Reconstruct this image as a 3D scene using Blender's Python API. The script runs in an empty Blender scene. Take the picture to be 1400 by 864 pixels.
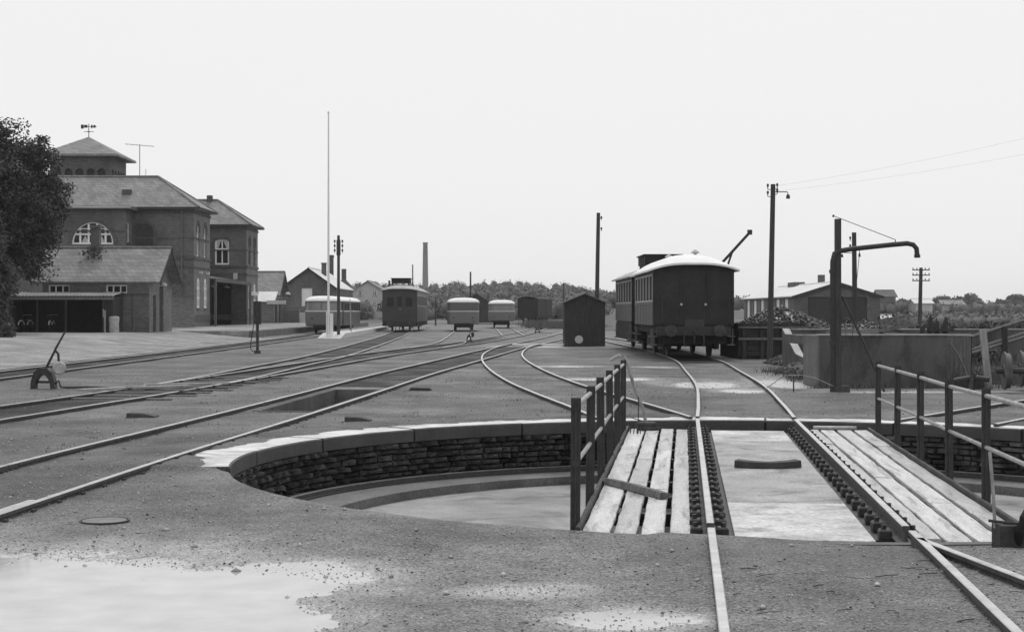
import bpy, math, random
import numpy as np
from mathutils import Vector, Matrix, noise
from mathutils.geometry import delaunay_2d_cdt
random.seed(7); np.random.seed(7)
R=math.radians
scene=bpy.context.scene
COL=scene.collection

# ------------------------------------------------------------------ camera
EYE=1.72; FPX=2100.0; YH=426.0          # eye height, focal length and horizon row measured from the track gauge
cam=bpy.data.cameras.new('camera'); camo=bpy.data.objects.new('camera',cam); COL.objects.link(camo)
cam.sensor_width=36.0; cam.lens=36.0*FPX/1400.0
cam.shift_y=-(432.0-YH)/1400.0
camo.location=(0,0,EYE); camo.rotation_euler=(R(90),0,0)
cam.clip_start=0.1; cam.clip_end=5000
scene.camera=camo
# ------------------------------------------------------------------ sky, sun, exposure
SUN_EL=R(58); SUN_AZ=R(8)               # high thin light behind cloud, ahead of the camera
w=bpy.data.worlds.new('World'); scene.world=w; w.use_nodes=True
nt=w.node_tree; nt.nodes.clear()
sky=nt.nodes.new('ShaderNodeTexSky'); sky.sky_type='NISHITA'; sky.sun_disc=False
sky.sun_elevation=SUN_EL; sky.sun_rotation=SUN_AZ; sky.air_density=1.0; sky.dust_density=4.0
bw=nt.nodes.new('ShaderNodeRGBToBW'); nt.links.new(sky.outputs[0],bw.inputs[0])
mixn=nt.nodes.new('ShaderNodeMix'); mixn.data_type='FLOAT'; mixn.inputs[0].default_value=0.92
nt.links.new(bw.outputs[0],mixn.inputs[2]); mixn.inputs[3].default_value=9.2   # closed grey cloud cover
bg=nt.nodes.new('ShaderNodeBackground'); bg.inputs[1].default_value=0.1
nt.links.new(mixn.outputs[0],bg.inputs[0])
out=nt.nodes.new('ShaderNodeOutputWorld'); nt.links.new(bg.outputs[0],out.inputs[0])
sl=bpy.data.lights.new('sun','SUN'); sl.energy=1.3; sl.angle=R(16); sl.color=(1,1,1)
so=bpy.data.objects.new('sun',sl); COL.objects.link(so)
sd=Vector((math.sin(SUN_AZ)*math.cos(SUN_EL),math.cos(SUN_AZ)*math.cos(SUN_EL),math.sin(SUN_EL)))
so.rotation_euler=sd.to_track_quat('Z','Y').to_euler(); so.location=(0,60,80)
vs=scene.view_settings; vs.view_transform='Standard'; vs.look='None'; vs.exposure=0.0; vs.gamma=1.0; vs.use_curve_mapping=False

HAZE=0.00021
def GP(px,py,z=0.0):                      # a point on level z seen at a photo pixel
    Y=FPX*(EYE-z)/(py-YH); return Vector(((px-700)*Y/FPX,Y,z))
def WP(px,py,Y):                          # a point at distance Y
    return Vector(((px-700)*Y/FPX,Y,EYE+(YH-py)*Y/FPX))

# ------------------------------------------------------------------ materials (black-and-white film: all neutral)
MATS={}
def mat(name,v,var=0.25,scale=4.0,rough=0.8,bump=0.0,bscale=30.0,metal=0.0,spec=0.3,fine=0.0,fscale=60.0,stretch=None,rvar=0.0,kind=None,orand=0.0,stain=0.0,sscale=1.5,sthr=.49):
    if name in MATS: return MATS[name]
    m=bpy.data.materials.new(name); m.use_nodes=True; n=m.node_tree; L=n.links
    b=n.nodes['Principled BSDF']; b.inputs['Metallic'].default_value=metal
    b.inputs['Specular IOR Level'].default_value=spec; b.inputs['Roughness'].default_value=rough
    tc=n.nodes.new('ShaderNodeTexCoord'); src=tc.outputs['Object']
    if stretch:
        mp=n.nodes.new('ShaderNodeMapping'); mp.inputs['Scale'].default_value=stretch; L.new(src,mp.inputs[0]); src=mp.outputs[0]
    no=n.nodes.new('ShaderNodeTexNoise'); no.inputs['Scale'].default_value=scale; no.inputs['Detail'].default_value=7; no.inputs['Roughness'].default_value=0.65
    L.new(src,no.inputs['Vector'])
    mr=n.nodes.new('ShaderNodeMapRange'); mr.inputs[1].default_value=0.3; mr.inputs[2].default_value=0.7
    mr.inputs[3].default_value=1-var; mr.inputs[4].default_value=1+var; L.new(no.outputs['Fac'],mr.inputs[0])
    val=mr.outputs[0]
    if fine>0:
        n2=n.nodes.new('ShaderNodeTexNoise'); n2.inputs['Scale'].default_value=fscale; n2.inputs['Detail'].default_value=3; L.new(src,n2.inputs['Vector'])
        m2=n.nodes.new('ShaderNodeMapRange'); m2.inputs[1].default_value=0.3; m2.inputs[2].default_value=0.7; m2.inputs[3].default_value=1-fine; m2.inputs[4].default_value=1+fine
        L.new(n2.outputs['Fac'],m2.inputs[0])
        mu=n.nodes.new('ShaderNodeMath'); mu.operation='MULTIPLY'; L.new(val,mu.inputs[0]); L.new(m2.outputs[0],mu.inputs[1]); val=mu.outputs[0]
    mu=n.nodes.new('ShaderNodeMath'); mu.operation='MULTIPLY'; mu.inputs[1].default_value=v; L.new(val,mu.inputs[0]); val=mu.outputs[0]
    if stain>0:
        n6=n.nodes.new('ShaderNodeTexNoise'); n6.inputs['Scale'].default_value=sscale; n6.inputs['Detail'].default_value=9; n6.inputs['Roughness'].default_value=0.72; n6.inputs['Distortion'].default_value=0.6
        L.new(src,n6.inputs['Vector'])
        m6=n.nodes.new('ShaderNodeMapRange'); m6.inputs[1].default_value=sthr; m6.inputs[2].default_value=sthr+.14; m6.inputs[3].default_value=1; m6.inputs[4].default_value=1-stain; L.new(n6.outputs['Fac'],m6.inputs[0])
        mu=n.nodes.new('ShaderNodeMath'); mu.operation='MULTIPLY'; L.new(val,mu.inputs[0]); L.new(m6.outputs[0],mu.inputs[1]); val=mu.outputs[0]
    if orand>0:
        oi=n.nodes.new('ShaderNodeObjectInfo'); m5=n.nodes.new('ShaderNodeMapRange'); m5.inputs[3].default_value=1-orand; m5.inputs[4].default_value=1+orand; L.new(oi.outputs['Random'],m5.inputs[0])
        mu=n.nodes.new('ShaderNodeMath'); mu.operation='MULTIPLY'; L.new(val,mu.inputs[0]); L.new(m5.outputs[0],mu.inputs[1]); val=mu.outputs[0]
    hsrc=None
    if kind in('brick','slate'):
        bt=n.nodes.new('ShaderNodeTexBrick'); 
        if kind=='brick':
            bt.inputs['Scale'].default_value=1.0; bt.inputs['Brick Width'].default_value=0.25; bt.inputs['Row Height'].default_value=0.075; bt.inputs['Mortar Size'].default_value=0.008
            bt.inputs['Color1'].default_value=(0.75,)*3+(1,); bt.inputs['Color2'].default_value=(1.25,)*3+(1,); bt.inputs['Mortar'].default_value=(1.5,)*3+(1,)
        else:
            bt.inputs['Scale'].default_value=1.0; bt.inputs['Brick Width'].default_value=0.3; bt.inputs['Row Height'].default_value=0.22; bt.inputs['Mortar Size'].default_value=0.012
            bt.inputs['Color1'].default_value=(0.82,)*3+(1,); bt.inputs['Color2'].default_value=(1.18,)*3+(1,); bt.inputs['Mortar'].default_value=(0.55,)*3+(1,)
        # wall coordinates: run along whichever horizontal axis the face lies in
        sx=n.nodes.new('ShaderNodeSeparateXYZ'); L.new(src,sx.inputs[0])
        ad=n.nodes.new('ShaderNodeMath'); L.new(sx.outputs[0],ad.inputs[0]); L.new(sx.outputs[1],ad.inputs[1])
        cx=n.nodes.new('ShaderNodeCombineXYZ'); L.new(ad.outputs[0],cx.inputs[0])
        L.new(sx.outputs[2],cx.inputs[1]); L.new(cx.outputs[0],bt.inputs['Vector'])
        rb=n.nodes.new('ShaderNodeRGBToBW'); L.new(bt.outputs['Color'],rb.inputs[0])
        mu=n.nodes.new('ShaderNodeMath'); mu.operation='MULTIPLY'; L.new(val,mu.inputs[0]); L.new(rb.outputs[0],mu.inputs[1]); val=mu.outputs[0]
        inv=n.nodes.new('ShaderNodeMath'); inv.operation='SUBTRACT'; inv.inputs[0].default_value=1; L.new(bt.outputs['Fac'],inv.inputs[1]); hsrc=inv.outputs[0]
    L.new(val,b.inputs['Base Color'])
    if rvar>0:
        m3=n.nodes.new('ShaderNodeMapRange'); m3.inputs[1].default_value=0.35; m3.inputs[2].default_value=0.65
        m3.inputs[3].default_value=max(0.05,rough-rvar); m3.inputs[4].default_value=min(1,rough+rvar)
        n3=n.nodes.new('ShaderNodeTexNoise'); n3.inputs['Scale'].default_value=scale*0.6; n3.inputs['Detail'].default_value=4; L.new(src,n3.inputs['Vector'])
        L.new(n3.outputs['Fac'],m3.inputs[0]); L.new(m3.outputs[0],b.inputs['Roughness'])
    if bump>0:
        bp=n.nodes.new('ShaderNodeBump'); bp.inputs['Strength'].default_value=bump; bp.inputs['Distance'].default_value=0.02
        if hsrc is None:
            n4=n.nodes.new('ShaderNodeTexNoise'); n4.inputs['Scale'].default_value=bscale; n4.inputs['Detail'].default_value=5; L.new(src,n4.inputs['Vector']); hsrc=n4.outputs['Fac']
        L.new(hsrc,bp.inputs['Height']); L.new(bp.outputs[0],b.inputs['Normal'])
    MATS[name]=m; return m

def ground_mat(name,v,wet=True):
    m=bpy.data.materials.new(name); m.use_nodes=True; n=m.node_tree; L=n.links
    b=n.nodes['Principled BSDF']; b.inputs['Specular IOR Level'].default_value=0.35
    tc=n.nodes.new('ShaderNodeTexCoord'); src=tc.outputs['Object']
    def nz(s,d,r=0.6):
        q=n.nodes.new('ShaderNodeTexNoise'); q.inputs['Scale'].default_value=s; q.inputs['Detail'].default_value=d; q.inputs['Roughness'].default_value=r; L.new(src,q.inputs['Vector']); return q.outputs['Fac']
    def rng(i,a,c,lo,hi):
        q=n.nodes.new('ShaderNodeMapRange'); q.inputs[1].default_value=a; q.inputs[2].default_value=c; q.inputs[3].default_value=lo; q.inputs[4].default_value=hi; L.new(i,q.inputs[0]); return q.outputs[0]
    def mul(a,c):
        q=n.nodes.new('ShaderNodeMath'); q.operation='MULTIPLY'
        for k,x in enumerate((a,c)):
            if isinstance(x,float): q.inputs[k].default_value=x
            else: L.new(x,q.inputs[k])
        return q.outputs[0]
    big=rng(nz(0.35,9,0.72),0.32,0.68,0.55,1.45); mid=rng(nz(2.6,7,0.7),0.3,0.7,0.72,1.28); fin=rng(nz(42,6,0.8),0.3,0.7,0.45,1.55)
    vo=n.nodes.new('ShaderNodeTexVoronoi'); vo.inputs['Scale'].default_value=70; L.new(src,vo.inputs['Vector'])
    vb=n.nodes.new('ShaderNodeRGBToBW'); L.new(vo.outputs['Color'],vb.inputs[0]); peb=rng(vb.outputs[0],0.1,0.9,0.45,1.55)
    spk=rng(nz(19,5,0.8),0.3,0.7,0.7,1.3)
    col=mul(mul(mul(mul(big,mid),mul(fin,peb)),spk),float(v))
    if wet:
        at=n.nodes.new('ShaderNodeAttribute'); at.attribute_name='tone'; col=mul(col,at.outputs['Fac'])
    L.new(col,b.inputs['Base Color'])
    if wet:
        aw=n.nodes.new('ShaderNodeAttribute'); aw.attribute_name='wet'; ro=rng(nz(0.5,4),0.42,0.62,0.8,0.55)
        mx=n.nodes.new('ShaderNodeMix'); mx.data_type='FLOAT'; L.new(aw.outputs['Fac'],mx.inputs[0]); L.new(ro,mx.inputs[2]); mx.inputs[3].default_value=0.2; L.new(mx.outputs[0],b.inputs['Roughness'])
        sp=rng(aw.outputs['Fac'],0,1,0.35,0.8); L.new(sp,b.inputs['Specular IOR Level'])
    else: b.inputs['Roughness'].default_value=0.9
    bp=n.nodes.new('ShaderNodeBump'); bp.inputs['Strength'].default_value=0.75; bp.inputs['Distance'].default_value=0.012
    ad=n.nodes.new('ShaderNodeMath'); L.new(nz(48,7,0.78),ad.inputs[0]); L.new(vo.outputs['Distance'],ad.inputs[1]); L.new(ad.outputs[0],bp.inputs['Height'])
    if wet: L.new(rng(aw.outputs['Fac'],0,1,0.75,0.18),bp.inputs['Strength'])
    L.new(bp.outputs[0],b.inputs['Normal']); MATS[name]=m
    if wet:                                   # shallow standing water creeping between the stones
        wb=n.nodes.new('ShaderNodeBsdfPrincipled'); wb.inputs['Base Color'].default_value=(.43,.43,.43,1); wb.inputs['Roughness'].default_value=.06; wb.inputs['IOR'].default_value=2.0
        ap=n.nodes.new('ShaderNodeAttribute'); ap.attribute_name='pool'; al=n.nodes.new('ShaderNodeAttribute'); al.attribute_name='silt'; L.new(rng(al.outputs['Fac'],0,1,.06,.42),wb.inputs['Roughness'])
        def add(a,c,op='ADD'):
            q=n.nodes.new('ShaderNodeMath'); q.operation=op
            for k,x in enumerate((a,c)):
                if isinstance(x,float): q.inputs[k].default_value=x
                else: L.new(x,q.inputs[k])
            return q.outputs[0]
        nn=add(add(rng(nz(5,6,.7),.25,.75,-.3,.3),rng(nz(34,4,.8),.25,.75,-.32,.32)),rng(vb.outputs[0],0,1,-.12,.12))
        fac=rng(add(ap.outputs['Fac'],nn),.36,.64,0,1)
        ms=n.nodes.new('ShaderNodeMixShader'); L.new(fac,ms.inputs[0]); L.new(b.outputs[0],ms.inputs[1]); L.new(wb.outputs[0],ms.inputs[2])
        L.new(ms.outputs[0],n.nodes['Material Output'].inputs['Surface'])
    return m

M_ground=ground_mat('gravel_ground',0.175)
M_bed=ground_mat('oily_and_shade_ballast',0.075)
M_yard=ground_mat('yard_gravel',0.27,False)
M_field=mat('field_grass',0.10,0.35,0.3,0.95,0.5,3,fine=0.3,fscale=4)
M_rail=mat('rail_steel',0.52,0.25,6,0.34,metal=0.75,spec=0.5)
M_railside=mat('rail_rust',0.075,0.35,14,0.8,0.3,60)
M_iron=mat('dark_iron',0.035,0.4,12,0.6,0.3,40,spec=0.4)
M_castiron=mat('cast_iron',0.05,0.4,10,0.7,0.3,40)
M_pipe=mat('handrail_pipe',0.30,0.35,9,0.55,0.15,50,metal=0.2,rvar=0.1)
M_post=mat('post_steel',0.055,0.35,7,0.7,0.3,50,rvar=0.1)
M_plank=mat('wet_plank',0.52,0.24,1.2,0.4,0.4,9,orand=.18,spec=0.5,fine=0.3,fscale=26,stretch=(6,0.7,6),rvar=0.15,stain=.66,sscale=1.3,sthr=.53)
M_deckdirty=mat('grimy_deck_plate',0.30,0.4,1.1,0.45,0.4,22,stain=.7,sscale=1.3,spec=0.5,fine=0.4,fscale=34,rvar=0.15)
M_deck=mat('wet_deck_plate',0.50,0.35,1.3,0.4,0.3,22,stain=.6,sscale=1.6,spec=0.5,fine=0.3,fscale=24,rvar=0.15)
M_concrete=mat('pale_concrete',0.50,0.25,2.4,0.6,0.4,26,spec=0.4,fine=0.15,rvar=0.15)
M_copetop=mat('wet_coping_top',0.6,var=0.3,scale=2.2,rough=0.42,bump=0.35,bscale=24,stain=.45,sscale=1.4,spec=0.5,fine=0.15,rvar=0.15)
M_copeface=mat('dark_coping_face',0.058,0.3,2.2,0.6,0.4,24,spec=0.45,fine=0.18,rvar=0.15)  # coping face, base colour much darker than the top
M_darkconc=mat('dark_concrete',0.13,0.3,1.6,0.85,0.5,22,fine=0.25)
M_bunker=mat('bunker_concrete',0.10,0.35,1.3,0.9,0.5,18,fine=0.25,stretch=(1,1,0.4),stain=.4,sscale=1.1)
M_bunkertop=mat('bunker_cap',0.36,0.3,3,0.8,0.3,20)
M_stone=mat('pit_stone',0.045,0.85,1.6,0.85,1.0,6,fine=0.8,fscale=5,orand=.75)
M_mortar=mat('pit_mortar',0.035,0.4,8,0.9,0.6,30)
M_pitfloor=mat('pit_floor',0.28,0.3,1.1,0.5,0.4,14,spec=0.4,fine=0.22,fscale=30,rvar=0.2,stain=.5,sscale=.9)
M_brick=mat('red_brick',0.112,0.35,0.35,0.88,0.5,kind='brick')
M_brickdk=mat('dark_brick_band',0.085,0.2,1,0.88,0.5,kind='brick')
M_bricklt=mat('pale_lit_brick',0.15,0.2,0.6,0.88,0.5,kind='brick')  # lighter brick, puts the light on the side walls into the colour
M_slate=mat('slate_roof',0.22,0.24,0.7,0.7,0.6,kind='slate')
M_slatelt=mat('pale_roof',0.62,0.15,0.6,0.7)
M_slatedk=mat('dark_roof',0.10,0.2,0.6,0.8,0.4,kind='slate')
M_white=mat('white_paint',0.78,0.08,3,0.6)
M_offwhite=mat('offwhite_render',0.52,0.15,0.8,0.85)
M_dark=mat('dark_interior',0.018,0.3,2,0.9)
M_glass=mat('dark_glass',0.02,0.1,1,0.25,spec=0.22)
M_curtain=mat('curtain',0.45,0.2,6,0.9)
M_timberdk=mat('tarred_timber',0.045,0.4,3,0.85,0.5,14,stretch=(8,8,0.8),fine=0.3,fscale=20)
M_timber=mat('weathered_timber',0.14,0.4,3,0.85,0.5,14,stretch=(6,6,0.8),fine=0.25,fscale=20)
M_timberlt=mat('pale_timber',0.30,0.3,3,0.85,0.4,14,stretch=(5,5,0.8),fine=0.2)
M_pole=mat('pole_wood',0.06,0.35,3,0.9,0.4,20,stretch=(6,6,0.5))
M_coachside=mat('coach_side_paint',0.10,0.15,1.2,0.5,0.1,20,spec=0.4)
M_coachend=mat('coach_end_paint',0.022,0.4,1.6,0.55,0.15,20,spec=0.35,fine=0.2,fscale=14)
M_roofwhite=mat('canvas_roof',0.80,0.1,1.5,0.75)
M_ledge=mat('pit_ledge',0.14,0.4,1.2,0.7,0.4,14,fine=0.25,fscale=30)
M_roofgrey=mat('grey_roof',0.40,0.25,1.5,0.75)
M_under=mat('underframe_black',0.02,0.4,4,0.8)
M_bus=mat('railbus_paint',0.12,0.12,1,0.35,spec=0.5)
M_trailer=mat('trailer_paint',0.15,0.1,1,0.35,spec=0.5)
M_buswin=mat('railbus_glass',0.17,0.15,1,0.15,spec=0.7)
M_leaf=mat('leaf_dark',0.05,0.5,1.2,0.7,spec=0.3)
M_leafmid=mat('leaf_mid',0.085,0.4,1.2,0.75,spec=0.25)
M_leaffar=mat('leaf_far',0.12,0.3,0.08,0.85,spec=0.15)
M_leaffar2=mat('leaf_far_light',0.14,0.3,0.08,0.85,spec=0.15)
M_grass=mat('grass_tuft',0.11,0.4,3,0.85)
M_bark=mat('bark',0.05,0.4,5,0.9,0.8,10)
M_coal=mat('coal',0.03,0.7,5,0.45,0.6,12,spec=0.5)
M_rubble=mat('rubble',0.085,0.6,4,0.85,0.6,14)
M_stonebit=mat('gravel_stone',0.36,0.75,9,0.8)
M_darkbit=mat('cinder_bit',0.075,0.5,9,0.8)
M_chimney=mat('chimney_brick',0.30,0.15,0.4,0.9)
M_cream=mat('cream_render',0.45,0.1,0.5,0.9)
M_canvas=mat('pale_sack',0.42,0.3,5,0.8,0.3,12)
M_lidwood=mat('lid_wood',0.07,0.4,5,0.8,0.3,20)

def water_mat():
    m=bpy.data.materials.new('puddle_water'); m.use_nodes=True; n=m.node_tree; L=n.links
    b=n.nodes['Principled BSDF']; b.inputs['Roughness'].default_value=0.06; b.inputs['IOR'].default_value=2.0; b.inputs['Specular IOR Level'].default_value=0.5
    b.inputs['Base Color'].default_value=(0.43,0.43,0.43,1)
    tc=n.nodes.new('ShaderNodeTexCoord'); q=n.nodes.new('ShaderNodeTexNoise'); q.inputs['Scale'].default_value=3; q.inputs['Detail'].default_value=3; L.new(tc.outputs['Object'],q.inputs['Vector'])
    mc=n.nodes.new('ShaderNodeMapRange'); mc.inputs[1].default_value=.3; mc.inputs[2].default_value=.7; mc.inputs[3].default_value=.36; mc.inputs[4].default_value=.5; L.new(q.outputs['Fac'],mc.inputs[0]); L.new(mc.outputs[0],b.inputs['Base Color'])
    bp=n.nodes.new('ShaderNodeBump'); bp.inputs['Strength'].default_value=0.03; bp.inputs['Distance'].default_value=0.01; L.new(q.outputs['Fac'],bp.inputs['Height']); L.new(bp.outputs[0],b.inputs['Normal'])
    return m
M_water=water_mat()
M_lid=mat('lid_concrete',.19,.3,6,.8,.3,40)
M_silt=mat('wet_silt',0.30,0.35,1.5,0.42,0.1,20,spec=0.8,fine=0.15)

# ------------------------------------------------------------------ mesh helpers
def rot2(x,y,a):
    c,s=math.cos(a),math.sin(a); return x*c-y*s,x*s+y*c
class MB:
    def __init__(s,M=None): s.v=[]; s.f=[]; s.mi=[]; s.cur=0; s.M=M
    def add(s,vs,fs,M=None):
        o=len(s.v); M=M or s.M
        for p in vs:
            p=Vector(p)
            s.v.append(tuple(M@p) if M else tuple(p))
        for f in fs: s.f.append(tuple(i+o for i in f)); s.mi.append(s.cur)
        return s
    def bx(s,x0,x1,y0,y1,z0,z1,M=None):
        v=[(x0,y0,z0),(x1,y0,z0),(x1,y1,z0),(x0,y1,z0),(x0,y0,z1),(x1,y0,z1),(x1,y1,z1),(x0,y1,z1)]
        return s.add(v,[(0,3,2,1),(4,5,6,7),(0,1,5,4),(1,2,6,5),(2,3,7,6),(3,0,4,7)],M)
    def bev(s,x0,x1,y0,y1,z0,z1,c,M=None):    # box with chamfered upper edges
        v=[(x0,y0,z0),(x1,y0,z0),(x1,y1,z0),(x0,y1,z0),(x0,y0,z1-c),(x1,y0,z1-c),(x1,y1,z1-c),(x0,y1,z1-c),
           (x0+c,y0+c,z1),(x1-c,y0+c,z1),(x1-c,y1-c,z1),(x0+c,y1-c,z1)]
        f=[(0,3,2,1),(8,9,10,11)]
        for k in range(4):
            q=(k+1)%4; f+= [(k,q,q+4,k+4),(k+4,q+4,q+8,k+8)]
        return s.add(v,f,M)
    def tube(s,pts,r,n=8,r2=None,M=None,cap=True):
        pts=[Vector(p) for p in pts]; N=len(pts); vs=[]; fs=[]
        up=None
        for i,p in enumerate(pts):
            t=(pts[min(i+1,N-1)]-pts[max(i-1,0)])
            t=t.normalized() if t.length>1e-9 else Vector((0,0,1))
            if up is None: up=Vector((0,0,1)) if abs(t.z)<0.9 else Vector((1,0,0))
            a=t.cross(up).normalized(); b=a.cross(t).normalized(); up=b if abs(t.dot(up))>0.95 else up
            rr=r if r2 is None else r+(r2-r)*i/max(1,N-1)
            for k in range(n):
                an=2*math.pi*k/n; vs.append(p+a*(math.cos(an)*rr)+b*(math.sin(an)*rr))
        for i in range(N-1):
            for k in range(n): fs.append((i*n+k,i*n+(k+1)%n,(i+1)*n+(k+1)%n,(i+1)*n+k))
        if cap: fs.append(tuple(range(n-1,-1,-1))); fs.append(tuple((N-1)*n+k for k in range(n)))
        return s.add(vs,fs,M)
    def lathe(s,prof,n=16,M=None):            # (r,z) about local z
        vs=[];fs=[]
        for r,z in prof:
            for k in range(n):
                an=2*math.pi*k/n; vs.append((r*math.cos(an),r*math.sin(an),z))
        for i in range(len(prof)-1):
            for k in range(n): fs.append((i*n+k,i*n+(k+1)%n,(i+1)*n+(k+1)%n,(i+1)*n+k))
        fs.append(tuple(range(n-1,-1,-1))); fs.append(tuple((len(prof)-1)*n+k for k in range(n)))
        return s.add(vs,fs,M)
    def prism(s,poly,a0,a1,axis='y',M=None):  # polygon extruded along an axis
        n=len(poly)
        def P(u,w,a): return {'y':(u,a,w),'x':(a,u,w),'z':(u,w,a)}[axis]
        vs=[P(u,w,a0) for u,w in poly]+[P(u,w,a1) for u,w in poly]
        fs=[tuple(range(n)),tuple(range(2*n-1,n-1,-1))]+[(k,n+k,n+(k+1)%n,(k+1)%n) for k in range(n)]
        return s.add(vs,fs,M)
    def panel(s,outline,holes,t,M):           # flat wall with real openings, thickness t
        vs=[];es=[]
        for lp in [outline]+holes:
            o=len(vs); k=len(lp)
            vs+= [Vector((float(a),float(b))) for a,b in lp]; es+=[(o+i,o+(i+1)%k) for i in range(k)]
        r=delaunay_2d_cdt(vs,es,[],0,1e-6); P=r[0]; T=[]
        def ins(q,lp):
            c=False; j=len(lp)-1
            for i in range(len(lp)):
                (xi,yi),(xj,yj)=lp[i],lp[j]
                if (yi>q[1])!=(yj>q[1]) and q[0]<(xj-xi)*(q[1]-yi)/(yj-yi)+xi: c=not c
                j=i
            return c
        for f in r[2]:
            q=(sum(P[i].x for i in f)/len(f),sum(P[i].y for i in f)/len(f))
            if ins(q,outline) and not any(ins(q,h) for h in holes): T.append(f)
        n=len(P)
        V=[(p.x,p.y,0) for p in P]+[(p.x,p.y,-t) for p in P]
        F=[tuple(f) for f in T]+[tuple(i+n for i in reversed(f)) for f in T]
        cnt={}
        for f in T:
            for a,b in zip(f,list(f[1:])+[f[0]]): cnt[(a,b)]=1
        for (a,b) in list(cnt):
            if (b,a) not in cnt: F.append((b,a,a+n,b+n))
        return s.add(V,F,M)
    def build(s,name,m,parent=None,smooth=False,kind=None):
        me=bpy.data.meshes.new(name); me.from_pydata(s.v,[],s.f)
        ms=m if isinstance(m,(list,tuple)) else [m]
        for x in ms: me.materials.append(x)
        if len(ms)>1: me.polygons.foreach_set('material_index',s.mi)
        if smooth:
            me.polygons.foreach_set('use_smooth',[True]*len(me.polygons))
            if smooth!='all': me.set_sharp_from_angle(angle=R(40))
        me.update(); o=bpy.data.objects.new(name,me); COL.objects.link(o)
        if parent: o.parent=parent
        if kind: o['kind']=kind
        return o
def tag(o,label,cat,group=None):
    o['label']=label; o['category']=cat
    if group: o['group']=group
    return o
def thing(name,label,cat,loc=(0,0,0),rz=0.0,group=None):
    o=bpy.data.objects.new(name,None); COL.objects.link(o); o.location=loc; o.rotation_euler=(0,0,rz)
    o.empty_display_size=0.3; return tag(o,label,cat,group)
def inst(name,me,parent,loc,rot=(0,0,0),sc=(1,1,1)):
    o=bpy.data.objects.new(name,me); COL.objects.link(o); o.parent=parent; o.location=loc; o.rotation_euler=rot; o.scale=sc; return o
def copy_tree(o,parent=None):
    c=o.copy(); COL.objects.link(c); c.parent=parent
    for ch in o.children: copy_tree(ch,c)
    return c
def frame(o,u,n):                              # face matrix: (a,b,c)-> o+a*u+b*Z+c*n
    o,u,n=Vector(o),Vector(u).normalized(),Vector(n).normalized()
    return Matrix(((u.x,0,n.x,o.x),(u.y,0,n.y,o.y),(u.z,1,n.z,o.z),(0,0,0,1)))
def faces(W,D,x0=0,y0=0):
    return {'front':frame((x0,y0,0),(1,0,0),(0,-1,0)),'right':frame((x0+W,y0,0),(0,1,0),(1,0,0)),
            'back':frame((x0+W,y0+D,0),(-1,0,0),(0,1,0)),'left':frame((x0,y0+D,0),(0,-1,0),(-1,0,0))}
def rect(a,b,w,h): return [(a,b),(a+w,b),(a+w,b+h),(a,b+h)]
def arch(a,b,w,h,rise=None,n=8):               # rectangle with an arched head
    rise=w/2 if rise is None else rise
    p=[(a,b),(a+w,b)]
    for k in range(n+1):
        t=math.pi*k/n; p.append((a+w/2+math.cos(t)*w/2,b+h-rise+math.sin(t)*rise))
    return p
def catmull(P,step=1.0):
    P=[Vector((x,y)) for x,y in P]; Q=[P[0]*2-P[1]]+P+[P[-1]*2-P[-2]]; out=[]
    for i in range(1,len(Q)-2):
        a,b,c,d=Q[i-1:i+3]; n=max(1,int((c-b).length/step))
        for k in range(n):
            t=k/n; out.append(0.5*((2*b)+(c-a)*t+(2*a-5*b+4*c-d)*t*t+(3*b-a-3*c+d)*t**3))
    out.append(P[-1]); return out
def offs(P,d):
    o=[]
    for i,p in enumerate(P):
        t=(P[min(i+1,len(P)-1)]-P[max(i-1,0)]).normalized(); o.append(p+Vector((t.y,-t.x))*d)
    return o
def sweep(mb,P,prof,zf=lambda x,y:0.0):
    n=len(prof); vs=[];fs=[]
    for i,p in enumerate(P):
        t=(P[min(i+1,len(P)-1)]-P[max(i-1,0)]).normalized(); nx,ny=t.y,-t.x; z0=zf(p.x,p.y)
        for d,z in prof: vs.append((p.x+nx*d,p.y+ny*d,z+z0))
    for i in range(len(P)-1):
        for k in range(n): fs.append((i*n+k,(i+1)*n+k,(i+1)*n+(k+1)%n,i*n+(k+1)%n))
    fs.append(tuple(range(n))); fs.append(tuple((len(P)-1)*n+k for k in range(n-1,-1,-1)))
    mb.add(vs,fs)
def fast_mesh(name,V,F,m,parent=None,kind=None,smooth=False):
    V=np.asarray(V,dtype=np.float32); F=np.asarray(F,dtype=np.int32); k=F.shape[1]
    me=bpy.data.meshes.new(name); me.vertices.add(len(V)); me.vertices.foreach_set('co',V.ravel())
    me.loops.add(F.size); me.loops.foreach_set('vertex_index',F.ravel()); me.polygons.add(len(F))
    me.polygons.foreach_set('loop_start',np.arange(0,F.size,k,dtype=np.int32))
    if smooth: me.polygons.foreach_set('use_smooth',np.ones(len(F),dtype=bool))
    me.update(calc_edges=True); me.materials.append(m)
    o=bpy.data.objects.new(name,me); COL.objects.link(o)
    if parent: o.parent=parent
    if kind: o['kind']=kind
    return o
def sstep(a,b,x):
    t=min(1,max(0,(x-a)/(b-a))) if b!=a else float(x>a); return t*t*(3-2*t)
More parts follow.
